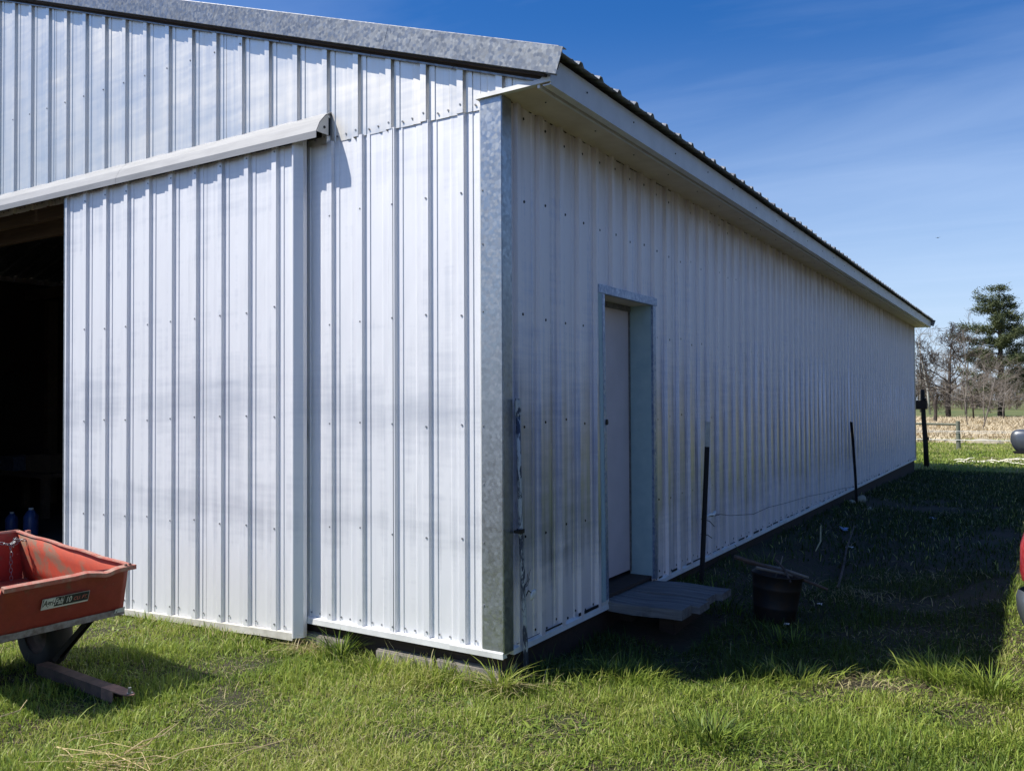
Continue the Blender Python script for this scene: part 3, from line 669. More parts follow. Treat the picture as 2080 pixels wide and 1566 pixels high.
# chain across the tailgate corner
ch = empty('chain', parent=cart); ch.matrix_parent_inverse = Matrix.Translation(-cart.location)
def link(p, d, k):
    mb = MB(); d = Vector(d).normalized(); a = d.orthogonal().normalized(); a = (Matrix.Rotation(k*R(85)+.3, 3, d) @ a); pts = []
    for i in range(9):
        q = 2*math.pi*i/8; pts.append(p+d*math.cos(q)*.014+a*math.sin(q)*.0075)
    mb.tube(pts, .0028, 5, False); mb.build('chain_link', M['galv'], ch, True)
cp = [K(.86, .0, HT-.028), K(.9, .06, HT-.03), K(.905, .10, HT-.05), K(.93, .16, HT-.035), K(.95, .30, HT-.045), K(.95, .42, HT-.02)]
k = 0
for a, c in zip(cp, cp[1:]):
    n_ = max(1, int((c-a).length/.022))
    for i in range(n_): link(a.lerp(c, i/n_), c-a, k); k += 1
for i in range(9): link(cp[2]+Vector((0, 0, -.022*i-.01))+ev*rnd.uniform(-.004, .004), (0, 0, -1), i)
for i in range(7): link(cp[1].lerp(cp[2], i/7)+Vector((rnd.uniform(-.01, .01), rnd.uniform(-.012, .012), rnd.uniform(-.016, .012))), (rnd.random()-.5, rnd.random()-.5, rnd.random()-.5), i)
# decal with lettering
def flat(name, c, rough=.45):
    m, t, b = mat(name); P = pos(t); n_ = noise(t, P, 45, 4, .7)
    setc(t, b, 'Base Color', mix(t, mth(t, 'MULTIPLY', rng(t, n_, .55, .7), .6), c, tuple(.6*q+.08 for q in c))); b.inputs['Roughness'].default_value = rough; return m
dk, wt, pk = flat('decal_black', (.018, .02, .028)), flat('decal_white', (.62, .62, .60)), flat('decal_red', (.55, .16, .13))
fn_ = (K(0, WD, 0)-K(0, 0, 0)).cross(K(-.07, 0, HT)-K(0, 0, 0)).normalized()
if fn_.x < 0: fn_ = -fn_
fup = (K(-.07, 0, HT)-K(0, 0, 0)).normalized(); fl = Vector((0, 1, 0))   # +y is rightwards in view
DO = K(-.0315, .448, .118)+fn_*.009                                     # lower left corner of the decal
decal = empty('decal', parent=cart); decal.matrix_parent_inverse = Matrix.Translation(-cart.location)
def dq(x0, y0, x1, y1, lift, matr, name, sk=0.):
    mb = MB(); mb.add([DO+fl*(x0)+fup*y0+fn_*lift, DO+fl*x1+fup*y0+fn_*lift, DO+fl*(x1+sk)+fup*y1+fn_*lift, DO+fl*(x0+sk)+fup*y1+fn_*lift], [(0, 1, 2, 3)]); return mb.build(name, matr, decal, fix=False)
dq(-.001, -.0005, .230, .056, .0, wt, 'decal_border'); dq(.002, .0075, .228, .0545, .0007, dk, 'decal_field')
dq(.0025, .008, .058, .054, .0014, wt, 'decal_white_box', .004); dq(.0985, .008, .1, .054, .0014, wt, 'decal_divider', .003)
def text(body, size, x, y, matr, shear=0., sx=1., name='decal_lettering', bold=.0):
    cu = bpy.data.curves.new('lettering', 'FONT'); cu.body = body; cu.size = size; cu.shear = shear; cu.offset = bold; cu.resolution_u = 3
    o = bpy.data.objects.new('lettering', cu); C.objects.link(o); dg = bpy.context.evaluated_depsgraph_get()
    me = bpy.data.meshes.new_from_object(o.evaluated_get(dg)); bpy.data.objects.remove(o)
    me.transform(Matrix.Diagonal((sx, 1, 1, 1)))
    T = Matrix((( fl.x, fup.x, fn_.x, 0), (fl.y, fup.y, fn_.y, 0), (fl.z, fup.z, fn_.z, 0), (0, 0, 0, 1)))
    p = DO+fl*x+fup*y+fn_*.0022; T.translation = p; me.transform(T)
    o = bpy.data.objects.new(name, me); C.objects.link(o); me.materials.clear(); me.materials.append(matr); o.parent = decal; return o
text('Agri-', .044, .005, .018, dk, .15, .62, bold=.0008); text('Fab', .044, .061, .018, wt, .15, .62, bold=.0008)
text('10', .042, .112, .018, wt, .1, .7, bold=.0006); text('CU. FT.', .026, .150, .021, pk, .2, .85, bold=.0004)
mb = MB(); q = K(-.006, .012, .014)+fn_*.010; mb.add([q+ev*-.01, q+ev*.045, q+ev*.042+fup*.022, q+ev*-.01+fup*.027], [(0, 1, 2, 3)]); mb.build('corner_sticker', wt, decal, fix=False)
mb = MB(); q = q+fn_*.001; mb.add([q+ev*.032+fup*.002, q+ev*.038+fup*.002, q+ev*.030+fup*.018], [(0, 1, 2)]); mb.build('corner_sticker_mark', dk, decal, fix=False)

# ------------------------------------------------------------------ step by the door
st = empty('door_step', (.2, 1.55, 0), 'weathered grey plank step below the side door', 'step')
pw = [1.155, 1.335, 1.53, 1.725, 1.925]
for i in range(4):
    mb = MB(); a, c = pw[i]+.009, pw[i+1]-.008; x1 = (.485, .53, .502, .54)[i]; n = 10; v = []; rr = random.Random(i)
    for j in range(n+1):
        x = -.13+(x1+.13)*j/n; tz = .190+(.004, -.002, .002, -.001)[i]+.004*math.sin(j*.9+i); th = .06 if i == 0 else .045
        ya = a+(rr.uniform(-.012, .006) if i == 0 else rr.uniform(-.002, .002)); v += [(x, ya, tz-th), (x, ya+.004, tz-.005), (x, a+.012, tz), (x, c-.006, tz), (x, c, tz-.008), (x, c, tz-th)]
    f = [(j*6+k_, j*6+(k_+1) % 6, (j+1)*6+(k_+1) % 6, (j+1)*6+k_) for j in range(n) for k_ in range(6)]+[tuple(range(6)), tuple(range(n*6+5, n*6-1, -1))]
    mb.add(v, f); o = mb.build('plank', M['step_wood'], st); o.matrix_parent_inverse = Matrix.Translation((-.2, -1.55, 0))
for xx in (.02, .30):
    mb = MB(); mb.box((xx-.05, 1.40, -.06), (xx+.05, 1.90, .135)); o = mb.build('support', M['dark_wood'], st); o.matrix_parent_inverse = Matrix.Translation((-.2, -1.55, 0))

# ------------------------------------------------------------------ posts beside the wall
m, t, b = mat('peeling_pipe_paint'); P = pos(t); a1 = noise(t, P, 9, 5, .7, .5, mscale=(3, 3, 1)); 
setc(t, b, 'Base Color', mix(t, rng(t, a1, .47, .53), (.40, .43, .46), (.035, .045, .075))); b.inputs['Roughness'].default_value = .6; M['pipe'] = m
pp = empty('pipe_post', (.045, .15, 0), 'thin leaning pipe post with peeling paint beside the barn corner', 'post')
def wpart(mb, name, matr, parent, **kw):
    o = mb.build(name, matr, None, **kw); o.parent = parent; o.matrix_parent_inverse = Matrix.Translation(-parent.location); return o
mb = MB(); mb.tube([(.047, .152, -.05), (.047, .139, .2), (.046, .118, .55), (.045, .10, .80), (.044, .094, 1.05), (.043, .083, 1.41)], [.0135, .013, .0125, .0125, .0115, .012], 10); wpart(mb, 'pipe', M['pipe'], pp, smooth=True)
mb = MB(); mb.tube([(.043, .086, 1.34), (.043, .083, 1.415)], .017, 10); mb.tube([(.043, .083, 1.405), (.043, .083, 1.425)], .014, 10); wpart(mb, 'top_coupling', M['pipe'], pp)
mb = MB(); mb.tube([(.045, .102, .752), (.045, .102, .772)], .02, 10); mb.box((.03, .06, .755), (.058, .12, .769)); wpart(mb, 'clamp', M['black'], pp)
mb = MB()
for s0 in ((.05, .15, .5), (.06, .17, .56), (.05, .16, .54), (.07, .145, .52)):
    mb.tube([(.047, .125, .47), ((.047+s0[0])/2, (.125+s0[1])/2+.01, (s0[2]+.47)/2-.01), s0], .0014, 5)
wpart(mb, 'wire_ends', M['black'], pp)
mb = MB(); mb.tube([(.05, .13, .42), (.055, .16, .455), (.055, .18, .44)], .003, 6); wpart(mb, 'insulator_nail', M['black'], pp)
mb = MB(); mb.lathe([(0, -.008), (.02, -.008), (.026, 0), (.02, .008), (0, .008)], 14, Matrix.Translation((.055, .205, .425)) @ Matrix.Rotation(R(25), 4, 'X') @ Matrix.Diagonal((.5, 1.35, .9, 1)) @ Matrix.Rotation(R(90), 4, 'Y')); wpart(mb, 'insulator', M['white_plastic'], pp, smooth=True)

def tpost(name, label, pts, whitelen, studs=True):
    base = Vector(pts[0]); e_ = empty(name, base, label, 'fence post'); P_ = [Vector(p) for p in pts]
    def bar(a, c, nm, matr):
        mb = MB(); d = (c-a).normalized(); sx = Vector((0, 1, 0)); sx = (sx-d*sx.dot(d)).normalized(); ux = d.cross(sx)
        for w0, h0 in ((.016, .003), (.003, .014)):
            off = ux*(-.015) if h0 > w0 else Vector()
            v = [p+sx*i*w0+ux*j*h0+off for p in (a, c) for i, j in ((-1, -1), (1, -1), (1, 1), (-1, 1))]
            mb.add(v, [(0, 1, 2, 3), (7, 6, 5, 4)]+[(i, (i+1) % 4, 4+(i+1) % 4, 4+i) for i in range(4)])
        wpart(mb, nm, matr, e_)
    tot = P_[-1]; dl = (P_[-1]-P_[-2]).normalized(); cut = tot-dl*whitelen
    segs = P_[:-1]+[cut]
    for a, c in zip(segs, segs[1:]): bar(a, c, 'post_bar', M['black'])
    if whitelen: bar(cut, tot, 'painted_tip', M['trim_dirty'])
    if studs:
        for k in range(15):
            q = .1+.055*k; a, c = P_[0], P_[-1]; p = a.lerp(c, q)
            mb = MB(); mb.box((.0, -.028, -.006), (.012, -.012, .006), Matrix.Translation(p+Vector((-.002, .044, 0)))); wpart(mb, 'stud', M['black'], e_)
    return e_
tp1 = tpost('steel_fence_post', 'dark studded steel fence post with pale tip right of the step', [(.115, 2.50, -.1), (.11, 2.715, 1.248)], .19)
tp2 = tpost('steel_fence_post', 'bent dark steel fence post by pale stones farther along the wall', [(.12, 8.68, -.15), (.12, 8.60, .35), (.12, 8.46, .83), (.12, 8.34, 1.116)], 0., False)
for o_ in (tp1, tp2): o_['group'] = 'steel posts along the barn wall'
mb = MB(); mb.tube([(.12, 2.62, .535), (.125, 2.70, .545), (.125, 2.80, .54)], [.006, .012, .010], 8); mb.tube([(.125, 2.78, .53), (.125, 2.84, .55)], .013, 8); wpart(mb, 'insulator', M['white_plastic'], tp1)
mb = MB(); mb.tube([(.115, 2.56, .53), (.13, 2.70, .50), (.14, 2.78, .45)], .003, 5); mb.tube([(.115, 2.57, .54), (.14, 2.9, .525)], .003, 5); mb.tube([(.115, 2.55, .42), (.13, 2.66, .40), (.14, 2.72, .37)], .003, 5); wpart(mb, 'wire_clip', M['black'], tp1)
mb = MB(); wp = [(.12, 2.84, .54), (.10, 3.3, .47), (.085, 4.0, .40), (.08, 4.5, .405), (.075, 5.2, .375), (.07, 6.2, .345), (.06, 7.0, .30), (.08, 8.0, .27), (.12, 8.6, .24)]
mb.tube(wp, .0022, 5); o = mb.build('fence_wire', M['black']); tag(o, 'thin wire sagging along the wall between the two steel posts', 'wire')
for i, (x, y_, r_, lab) in enumerate([(.13, 9.0, .085, 'pale stone right of the bent steel post'), (.10, 8.5, .055, 'small pale stone left of the bent steel post'), (.34, 8.35, .045, 'flat pale stone in front of the bent steel post')]):
    bm = bmesh.new(); bmesh.ops.create_icosphere(bm, subdivisions=3, radius=r_); rr = random.Random(i+4)
    for vv in bm.verts: vv.co = Vector((vv.co.x*.8, vv.co.y*1.4, vv.co.z*.7))*(1+.16*math.sin(vv.co.x*40+i)*math.cos(vv.co.y*35+i*2))
    me = bpy.data.meshes.new('stone'); bm.to_mesh(me); bm.free(); me.materials.append(M['rock']); o = bpy.data.objects.new('stone', me); C.objects.link(o); o.location = (x, y_, float(gz(x, y_))+r_*.3); tag(o, lab, 'stone', 'stones by the bent post')

# ------------------------------------------------------------------ old pail with sticks
zb_ = float(gz(.76, 2.12)); pl_ = empty('burn_pail', (.76, 2.12, zb_), 'dark rusty metal pail full of sticks in the barn shade', 'pail')
T_ = Matrix.Translation((.76, 2.12, zb_)) @ Matrix.Rotation(R(4), 4, 'Y') @ Matrix.Rotation(R(-3), 4, 'X')
mb = MB(); mb.lathe([(0, 0), (.125, 0), (.128, .01), (.140, .10), (.143, .105), (.143, .115), (.142, .12), (.152, .22), (.155, .225), (.155, .235), (.154, .24), (.162, .31), (.168, .314), (.166, .322), (.158, .318), (.148, .20), (.130, .03), (0, .03)], 28, T_); wpart(mb, 'pail_body', simple('sooty_steel', (.02, .022, .026), (.045, .03, .022), .6, .5, 14), pl_, smooth=True)
mb = MB(); mb.tube([T_ @ Vector(q) for q in ((0, .164, .30), (.06, .168, .22), (.10, .165, .12), (.06, .172, .05), (0, .17, .1))], .004, 6); wpart(mb, 'handle', M['black'], pl_)
stk = [((-.26, -.12, .40), (.30, .10, .255), .014), ((-.10, -.16, .36), (.22, .14, .27), .010), ((-.05, .12, .39), (.12, -.14, .30), .009), ((-.17, .05, .35), (.2, -.02, .33), .012), ((.02, .1, .3), (-.2, -.1, .37), .007), ((-.02, .02, .28), (.01, .06, .43), .005)]
for i, (a, c, r_) in enumerate(stk):
    mb = MB(); a, c = Vector(a), Vector(c); md = a.lerp(c, .5)+Vector((.01, -.01, .012)); mb.tube([T_ @ a, T_ @ md, T_ @ c], [r_, r_*.9, r_*.6], 7)
    o = mb.build('stick', M['twig'] if i % 2 else M['rust_darkened']); tag(o, ['long bare stick lying across the pail rim', 'shorter stick beside the long one on the pail', 'stick poking toward the wall from the pail', 'reddish stick lying flat across the pail', 'thin crooked stick at the left of the pail', 'short upright twig standing in the pail'][i], 'stick', 'sticks in the pail')

# ------------------------------------------------------------------ litter in the shade
def litter(name, label, cat, path, r_, matr, group=None):
    mb = MB(); mb.tube([(x, y, float(gz(x, y))+z) for x, y, z in path], r_, 6); o = mb.build(name, matr); return tag(o, label, cat, group)
litter('long_stick', 'long thin stick lying on bare ground behind the pail', 'stick', [(.95, 3.2, .04), (.8, 4.2, .03), (.68, 5.0, .05), (.52, 6.3, .10)], [.010, .010, .009, .006], M['rust_darkened'])
litter('pale_stick', 'short curved pale stick near the wall', 'stick', [(.45, 4.75, .02), (.42, 5.1, .05), (.36, 5.4, .16)], [.005, .007, .006], M['straw'])
for i, (x, y_, s0, lab, mt_) in enumerate([(.40, 6.35, .06, 'crumpled bluish scrap lying near the wall', M['frame_blue']), (.66, 5.25, .035, 'crumpled white scrap on bare ground', M['white_plastic']), (.87, 2.0, .022, 'small white scrap at the foot of the pail', M['white_plastic']), (.92, 2.72, .02, 'tiny white scrap right of the pail', M['white_plastic']), (1.1, 8.2, .05, 'grey scrap in the far shade', M['frame_blue'])]):
    rr = random.Random(i+20); mb = MB(); n = 4; v = []
    for a in range(n):
        for c in range(n): v.append((x+(a/3-.5)*s0*1.6+rr.uniform(-.2, .2)*s0, y_+(c/3-.5)*s0*1.6+rr.uniform(-.2, .2)*s0, float(gz(x, y_))+.015+rr.random()*s0*.6))
    mb.add(v, [(a*n+c, a*n+c+1, (a+1)*n+c+1, (a+1)*n+c) for a in range(n-1) for c in range(n-1)])
    o = mb.build('litter_scrap', mt_); md = o.modifiers.new('thick', 'SOLIDIFY'); md.thickness = .004; tag(o, lab, 'scrap', 'scraps on the shaded ground')

# ------------------------------------------------------------------ parked car (only its rear corner and mirror reach into view)
m, t, b = mat('grey_car_paint'); P = pos(t); a1 = noise(t, P, 300, 2); a2 = noise(t, P, 4, 5, .6)
setc(t, b, 'Base Color', mix(t, rng(t, a2, .4, .75), (.115, .13, .155), (.16, .165, .17))); b.inputs['Metallic'].default_value = .55; setc(t, b, 'Roughness', rng(t, a2, .3, .7, .3, .45)); b.inputs['Coat Weight'].default_value = .5; M['car'] = m
m, t, b = mat('car_glass'); setc(t, b, 'Base Color', (.02, .025, .03)); b.inputs['Roughness'].default_value = .05; M['glass'] = m
m, t, b = mat('red_lens'); P = pos(t); setc(t, b, 'Base Color', mix(t, rng(t, noise(t, P, 40), .4, .6), (.26, .018, .02), (.34, .04, .04))); b.inputs['Roughness'].default_value = .12; M['lens'] = m
car = empty('parked_car', (3.07, 2.1, 0), 'grey car at the right edge, only its tail lamp and mirror in view', 'car')
CX = 3.07
# lofted body: (y, half width, z low, z shoulder, z top, half width of roof)
secs = [(-.02, .70, .50, .86, .98, .60), (.06, .80, .44, .90, 1.06, .66), (.22, .845, .36, .93, 1.22, .66), (.55, .855, .30, .95, 1.46, .62), (.9, .855, .27, .95, 1.53, .62), (1.6, .855, .25, .95, 1.57, .62), (2.3, .855, .25, .94, 1.55, .62), (2.85, .855, .25, .93, 1.40, .62), (3.25, .85, .25, .92, 1.12, .66), (3.5, .845, .26, .90, 1.0, .70), (4.1, .82, .28, .84, .92, .66), (4.42, .74, .34, .74, .80, .60), (4.5, .62, .42, .66, .70, .5)]
v = []; n = 14
for y_, hw, zl, zsd, zt, hr in secs:
    pr = [(0, zl), (hw*.8, zl), (hw*.96, zl+.05), (hw, zl+(zsd-zl)*.4), (hw, zl+(zsd-zl)*.75), (hw*.975, zsd), (hr+(hw-hr)*.35, zsd+(zt-zsd)*.55), (hr, zt-.05*(zt-zsd)), (hr*.6, zt)]
    pr = pr+[(-a, c) for a, c in pr[-1:0:-1]]
    v += [(CX+a, y_, c) for a, c in pr]
n = len(pr); mb = MB(); mb.add(v, [(i*n+j, i*n+(j+1) % n, (i+1)*n+(j+1) % n, (i+1)*n+j) for i in range(len(secs)-1) for j in range(n)]+[tuple(range(n)), tuple(range(len(secs)*n-1, (len(secs)-1)*n-1, -1))])
o = wpart(mb, 'body', M['car'], car, smooth=True); sm = o.modifiers.new('sub', 'SUBSURF'); sm.levels = 2; sm.render_levels = 2
mb = MB(); v = []
for k, (a, c) in enumerate([(-.80, .13), (-.872, .03), (-.885, -.02), (-.86, -.08), (-.7, -.12), (0, -.14), (.7, -.12), (.86, -.08), (.885, -.02), (.872, .03), (.80, .13)]):
    v += [(CX+a*.992, c, .738), (CX+a, c-.012, .715), (CX+a*.996, c-.012, .665), (CX+a*.972, c+.01, .60), (CX+a*.93, c+.06, .45)]
mb.add(v, [(i*5+j, (i+1)*5+j, (i+1)*5+j+1, i*5+j+1) for i in range(10) for j in range(4)]); wpart(mb, 'rear_bumper', M['car'], car, smooth=True)
for sgn in (-1, 1):
    mb = MB(); v = []
    for a, c in ((.60, -.035), (.78, -.02), (.845, .01), (.867, .06), (.868, .16), (.862, .24)):
        v += [(CX+sgn*a, c, .755), (CX+sgn*(a+.006), c-.008, .79), (CX+sgn*(a+.004), c-.006, .88), (CX+sgn*(a-.012), c+.02, .93)]
    mb.add(v, [(i*4+j, (i+1)*4+j, (i+1)*4+j+1, i*4+j+1) for i in range(5) for j in range(3)]); wpart(mb, 'tail_lamp', M['lens'], car, smooth=True)
    # side glass
    mb = MB(); mb.add([(CX+sgn*.80, .75, 1.0), (CX+sgn*.80, 2.95, .98), (CX+sgn*.695, 2.45, 1.40), (CX+sgn*.69, 1.0, 1.42)], [(0, 1, 2, 3)]); o = wpart(mb, 'side_window', M['glass'], car); md = o.modifiers.new('t', 'SOLIDIFY'); md.thickness = .03; md.offset = 0
    # mirror
    mb = MB(); mt4 = Matrix.Translation((CX+sgn*.892, 2.93, 1.135))
    bm = bmesh.new(); bmesh.ops.create_uvsphere(bm, u_segments=20, v_segments=14, radius=1)
    for vv in bm.verts:
        q = vv.co; sx = lambda a, p: math.copysign(abs(a)**p, a)
        x_ = sx(q.x, .55)*.085; z_ = sx(q.z, .6)*.078; y2 = sx(q.y, .7)*.055
        if z_ < 0: x_ = x_*(1-.15*abs(z_)/.078)+sgn*-.012*abs(z_)/.078
        vv.co = Vector((x_, y2, z_))
    me = bpy.data.meshes.new('mirror'); bm.to_mesh(me); bm.free(); me.polygons.foreach_set('use_smooth', [True]*len(me.polygons)); me.materials.append(M['car'])
    o = bpy.data.objects.new('mirror', me); C.objects.link(o); o.parent = car; o.matrix_parent_inverse = Matrix.Translation(-car.location); o.location = mt4.translation
    mb = MB(); mb.box((CX+sgn*.79, 2.91, 1.04), (CX+sgn*.87, 2.96, 1.08)); wpart(mb, 'mirror_arm', M['black'], car)
    mb = MB(); mb.box((-.075, -.058, -.078), (.075, -.02, -.062), Matrix.Translation((CX+sgn*.885, 2.93, 1.135))); wpart(mb, 'mirror_trim', M['black'], car, bevel=.004)
for yy in (.78, 3.45):
    for sgn in (-1, 1):
        wh = empty('wheel', parent=car); wh.matrix_parent_inverse = Matrix.Translation(-car.location)
        W = Matrix.Translation((CX+sgn*.755, yy, .31)) @ Matrix.Rotation(R(90), 4, 'Y')
        mb = MB(); mb.lathe([(.2, -.1), (.28, -.105), (.305, -.08), (.312, 0), (.305, .08), (.28, .105), (.2, .1)], 32, W); o = mb.build('tyre', M['rubber'], wh, True)
        mb = MB(); mb.lathe([(0, .07*sgn), (.06, .075*sgn), (.15, .05*sgn), (.2, .1*sgn), (.205, .08*sgn), (.205, -.08*sgn)], 24, W); mb.build('rim', M['galv'], wh, True)
mb = MB(); mb.add([(CX-.56, .10, 1.10), (CX+.56, .10, 1.10), (CX+.55, .44, 1.40), (CX-.55, .44, 1.40)], [(0, 1, 2, 3)]); o = wpart(mb, 'rear_window', M['glass'], car); md = o.modifiers.new('t', 'SOLIDIFY'); md.thickness = .03; md.offset = 0

# ------------------------------------------------------------------ behind the barn: gate post, fence, straw
def Z(x, y): return float(gz(x, y))
gp = empty('gate_post', (.09, 16.72, Z(.09, 16.72)), 'dark wooden gate post with block bracket behind the far barn corner', 'post')
mb = MB(); z0 = Z(.09, 16.72); mb.tube([(.15, 16.72, z0-.1), (.13, 16.72, .5), (.10, 16.72, 1.0), (.085, 16.72, 1.58), (.09, 16.72, 1.62)], [.055, .052, .048, .043, .034], 10); wpart(mb, 'post_shaft', M['black'], gp, smooth=True)
mb = MB(); mb.box((-.10, 16.62, 1.20), (.17, 16.78, 1.385)); mb.box((.13, 16.64, 1.385), (.165, 16.7, 1.44)); wpart(mb, 'bracket_block', M['dark_wood'], gp, bevel=.01)
mb = MB(); mb.box((.13, 16.68, .53), (.20, 16.74, .60)); wpart(mb, 'hinge', M['black'], gp)
fy = 25.5; fe = empty('pasture_fence', (.1, fy, -.2), 'wooden post, rail and white tape fence behind the barn', 'fence')
mb = MB(); mb.tube([(.11, fy, -.25), (.1, fy, .4), (.095, fy, .745)], [.065, .06, .058], 12); wpart(mb, 'post', M['post_wood'], fe)
for px_ in (-3.2, 3.6, 7.0): mb = MB(); mb.tube([(px_, fy, -.25), (px_, fy, .745)], .06, 10); wpart(mb, 'post', M['post_wood'], fe)
mb = MB(); mb.tube([(-3.2, fy, .66), (-1.5, fy, .655), (.1, fy, .64)], .033, 8); wpart(mb, 'rail', M['post_wood'], fe)
for z_, r_ in ((.445, .007), (.40, .005), (.175, .012)):
    mb = MB(); mb.tube([(-3.2, fy-.07, z_), (.1, fy-.07, z_-.005), (3.6, fy-.07, z_+.01), (7, fy-.07, z_+.02)], r_, 5); wpart(mb, 'tape', M['white_plastic'], fe)
def strawpile(name, label, cx, cy, lx, ly, n, matr, lmin, lmax, seed, r=.004, hgt=.05):
    rr = random.Random(seed); mb = MB()
    for _ in range(n):
        x = cx+rr.gauss(0, lx/2); y = cy+rr.gauss(0, ly/2); a = rr.uniform(0, 6.28); l_ = rr.uniform(lmin, lmax); z = Z(x, y)+rr.uniform(.01, hgt)
        d = Vector((math.cos(a), math.sin(a), rr.uniform(-.05, .15)))*l_; s_ = Vector((-math.sin(a), math.cos(a), .5)).normalized()*r*rr.uniform(.6, 1.3); p = Vector((x, y, z))
        md = p+d*.5+Vector((0, 0, rr.uniform(0, .03))); mb.add([p-s_, p+s_, md+s_, md-s_, p+d+s_*.5, p+d-s_*.5], [(0, 1, 2, 3), (3, 2, 4, 5)])
    o = mb.build(name, matr, fix=False); return tag(o, label, 'straw', kind='stuff')
strawpile('bleached_straw', 'line of bleached straw on the grass behind the barn', .5, 19.0, .55, .45, 16, M['white_straw'], .25, .6, 1, .012, .07)
strawpile('bleached_straw', 'line of bleached straw on the grass behind the barn', 1.2, 19.3, .6, .4, 22, M['white_straw'], .25, .6, 2, .012, .08)
strawpile('bleached_straw', 'line of bleached straw on the grass behind the barn', 2.1, 19.8, .8, .35, 55, M['white_straw'], .25, .7, 3, .012, .08)
for i, (x, y_, r_, lab, sx) in enumerate([(.62, 30.2, .24, 'larger pale mound at the edge of the dry field', 2.2), (-.30, 30.0, .17, 'smaller pale mound left of the larger mound', 1.8)]):
    bm = bmesh.new(); bmesh.ops.create_icosphere(bm, subdivisions=3, radius=r_)
    for vv in bm.verts: vv.co = Vector((vv.co.x*sx, vv.co.y*1.2, vv.co.z*.8))*(1+.12*math.sin(vv.co.x*11+i)*math.cos(vv.co.z*14))
    me = bpy.data.meshes.new('mound'); bm.to_mesh(me); bm.free(); me.materials.append(M['rock']); me.polygons.foreach_set('use_smooth', [True]*len(me.polygons)); o = bpy.data.objects.new('straw_mound', me); C.objects.link(o); o.location = (x, y_, Z(x, y_)); tag(o, lab, 'mound', 'mounds by the dry field')

# ------------------------------------------------------------------ trees
def branchy(mb, p, d, ln, r, depth, rr, spread=.55, droop=0., sides=5, kids=(2, 4), shrink=.68, rmin=.011):
    pts = [Vector(p)]; dd = Vector(d).normalized(); n = 3
    for i in range(n):
        dd = (dd+Vector((rr.gauss(0, .14), rr.gauss(0, .14), rr.gauss(0, .08)-droop*.1))).normalized(); pts.append(pts[-1]+dd*ln/n)
    rad = [max(r*(1-.45*i/n), rmin) for i in range(n+1)]; mb.tube(pts, rad, sides if depth > 1 else 3, False)
    if depth <= 0: return
    for k in range(rr.randint(*kids)):
        f = rr.uniform(.35, 1); i = min(int(f*n), n-1); q = pts[i].lerp(pts[i+1], f*n-i)
        a = rr.uniform(0, 6.28); pd = dd.orthogonal().normalized(); pd = Matrix.Rotation(a, 3, dd) @ pd
        nd = (dd+pd*rr.uniform(spread*.6, spread*1.6)+Vector((0, 0, .12-droop))).normalized()
        branchy(mb, q, nd, ln*rr.uniform(shrink*.8, shrink*1.15), r*rr.uniform(.42, .6), depth-1, rr, spread, droop, sides, kids, shrink, rmin)
def bare_tree(name, label, x, y, h, r, seed, mtr, crown_mat, lean=(0, 0), trunk_f=.45, depth=4, group='trees beyond the dry field', kids=(3, 5), spread=.7):
    rr = random.Random(seed); z = Z(x, y); e_ = empty(name, (x, y, z), label, 'tree', group)
    tp_ = Vector((x+lean[0], y+lean[1], z+h*trunk_f)); mb = MB(); mid = Vector((x, y, z)).lerp(tp_, .5)+Vector((rr.gauss(0, .05), rr.gauss(0, .05), 0)); top = tp_+Vector((lean[0]*.6+rr.gauss(0, .1), 0, h*.38))
    mb.tube([(x, y, z-.2), mid, tp_, top], [r, r*.85, r*.65, r*.2], 8); wpart(mb, 'trunk', mtr, e_, smooth=True)
    mb = MB(); nb = 12
    for k in range(nb):
        f = (k+rr.random())/nb; q = mid.lerp(tp_, f*1.6) if f < .62 else tp_.lerp(top, (f-.62)/.38); a = k*2.4+rr.gauss(0, .3); el = .15+.9*f
        branchy(mb, q, (math.cos(a), math.sin(a), el), h*(.40-.17*f), r*.34*(1-.4*f), depth, rr, spread, 0, 5, kids, .68, .004 if name == 'sapling' else .010)
    wpart(mb, 'crown', crown_mat, e_); return e_
bare_tree('bare_oak', 'spreading bare oak left of the pine', -4.3, 75, 6.9, .22, 5, M['bark'], M['bark'], (.1, 0), .42, 5, kids=(2, 4))
bare_tree('bare_tree', 'tall thin leafless tree behind the oak', -4.5, 97, 9.2, .13, 9, M['twig'], M['twig'], (.2, 0), .5, 3, kids=(2, 4), spread=.5)
bare_tree('bare_tree', 'leafless tree at the far barn corner behind the birch', -10.4, 112, 9.5, .15, 12, M['twig'], M['twig'], (0, 0), .45, 3, kids=(2, 3))
bare_tree('birch_tree', 'thin white birch trunk left of the oak', -7.35, 92, 8.2, .11, 14, M['birch'], M['twig'], (-.6, 0), .6, 3, kids=(2, 3))
bare_tree('sapling', 'leaning bare sapling in the dry grass below the pine', -.33, 45, 3.2, .035, 21, M['twig'], M['twig'], (.5, 0), .6, 3, 'saplings in the dry field', (2, 4), .4)
bare_tree('sapling', 'slender sapling between oak and pine in front of the green field', -1.25, 50, 3.9, .03, 22, M['twig'], M['twig'], (-.25, 0), .65, 3, 'saplings in the dry field', (2, 3), .35)
bare_tree('sapling', 'dark upright sapling nearest the oak', -1.9, 66, 5.2, .06, 23, M['bark'], M['twig'], (-.4, 0), .6, 3, 'saplings in the dry field', (2, 3), .4)
bare_tree('sapling', 'bushy bare sapling left of the pine trunk', -.9, 60, 4.2, .04, 24, M['twig'], M['twig'], (-.1, 0), .4, 3, 'saplings in the dry field', (3, 4), .5)
bare_tree('sapling', 'twiggy bare sapling right in front of the pine trunk', -.2, 70, 4.6, .04, 25, M['twig'], M['twig'], (.1, 0), .35, 3, 'saplings in the dry field', (3, 4), .55)
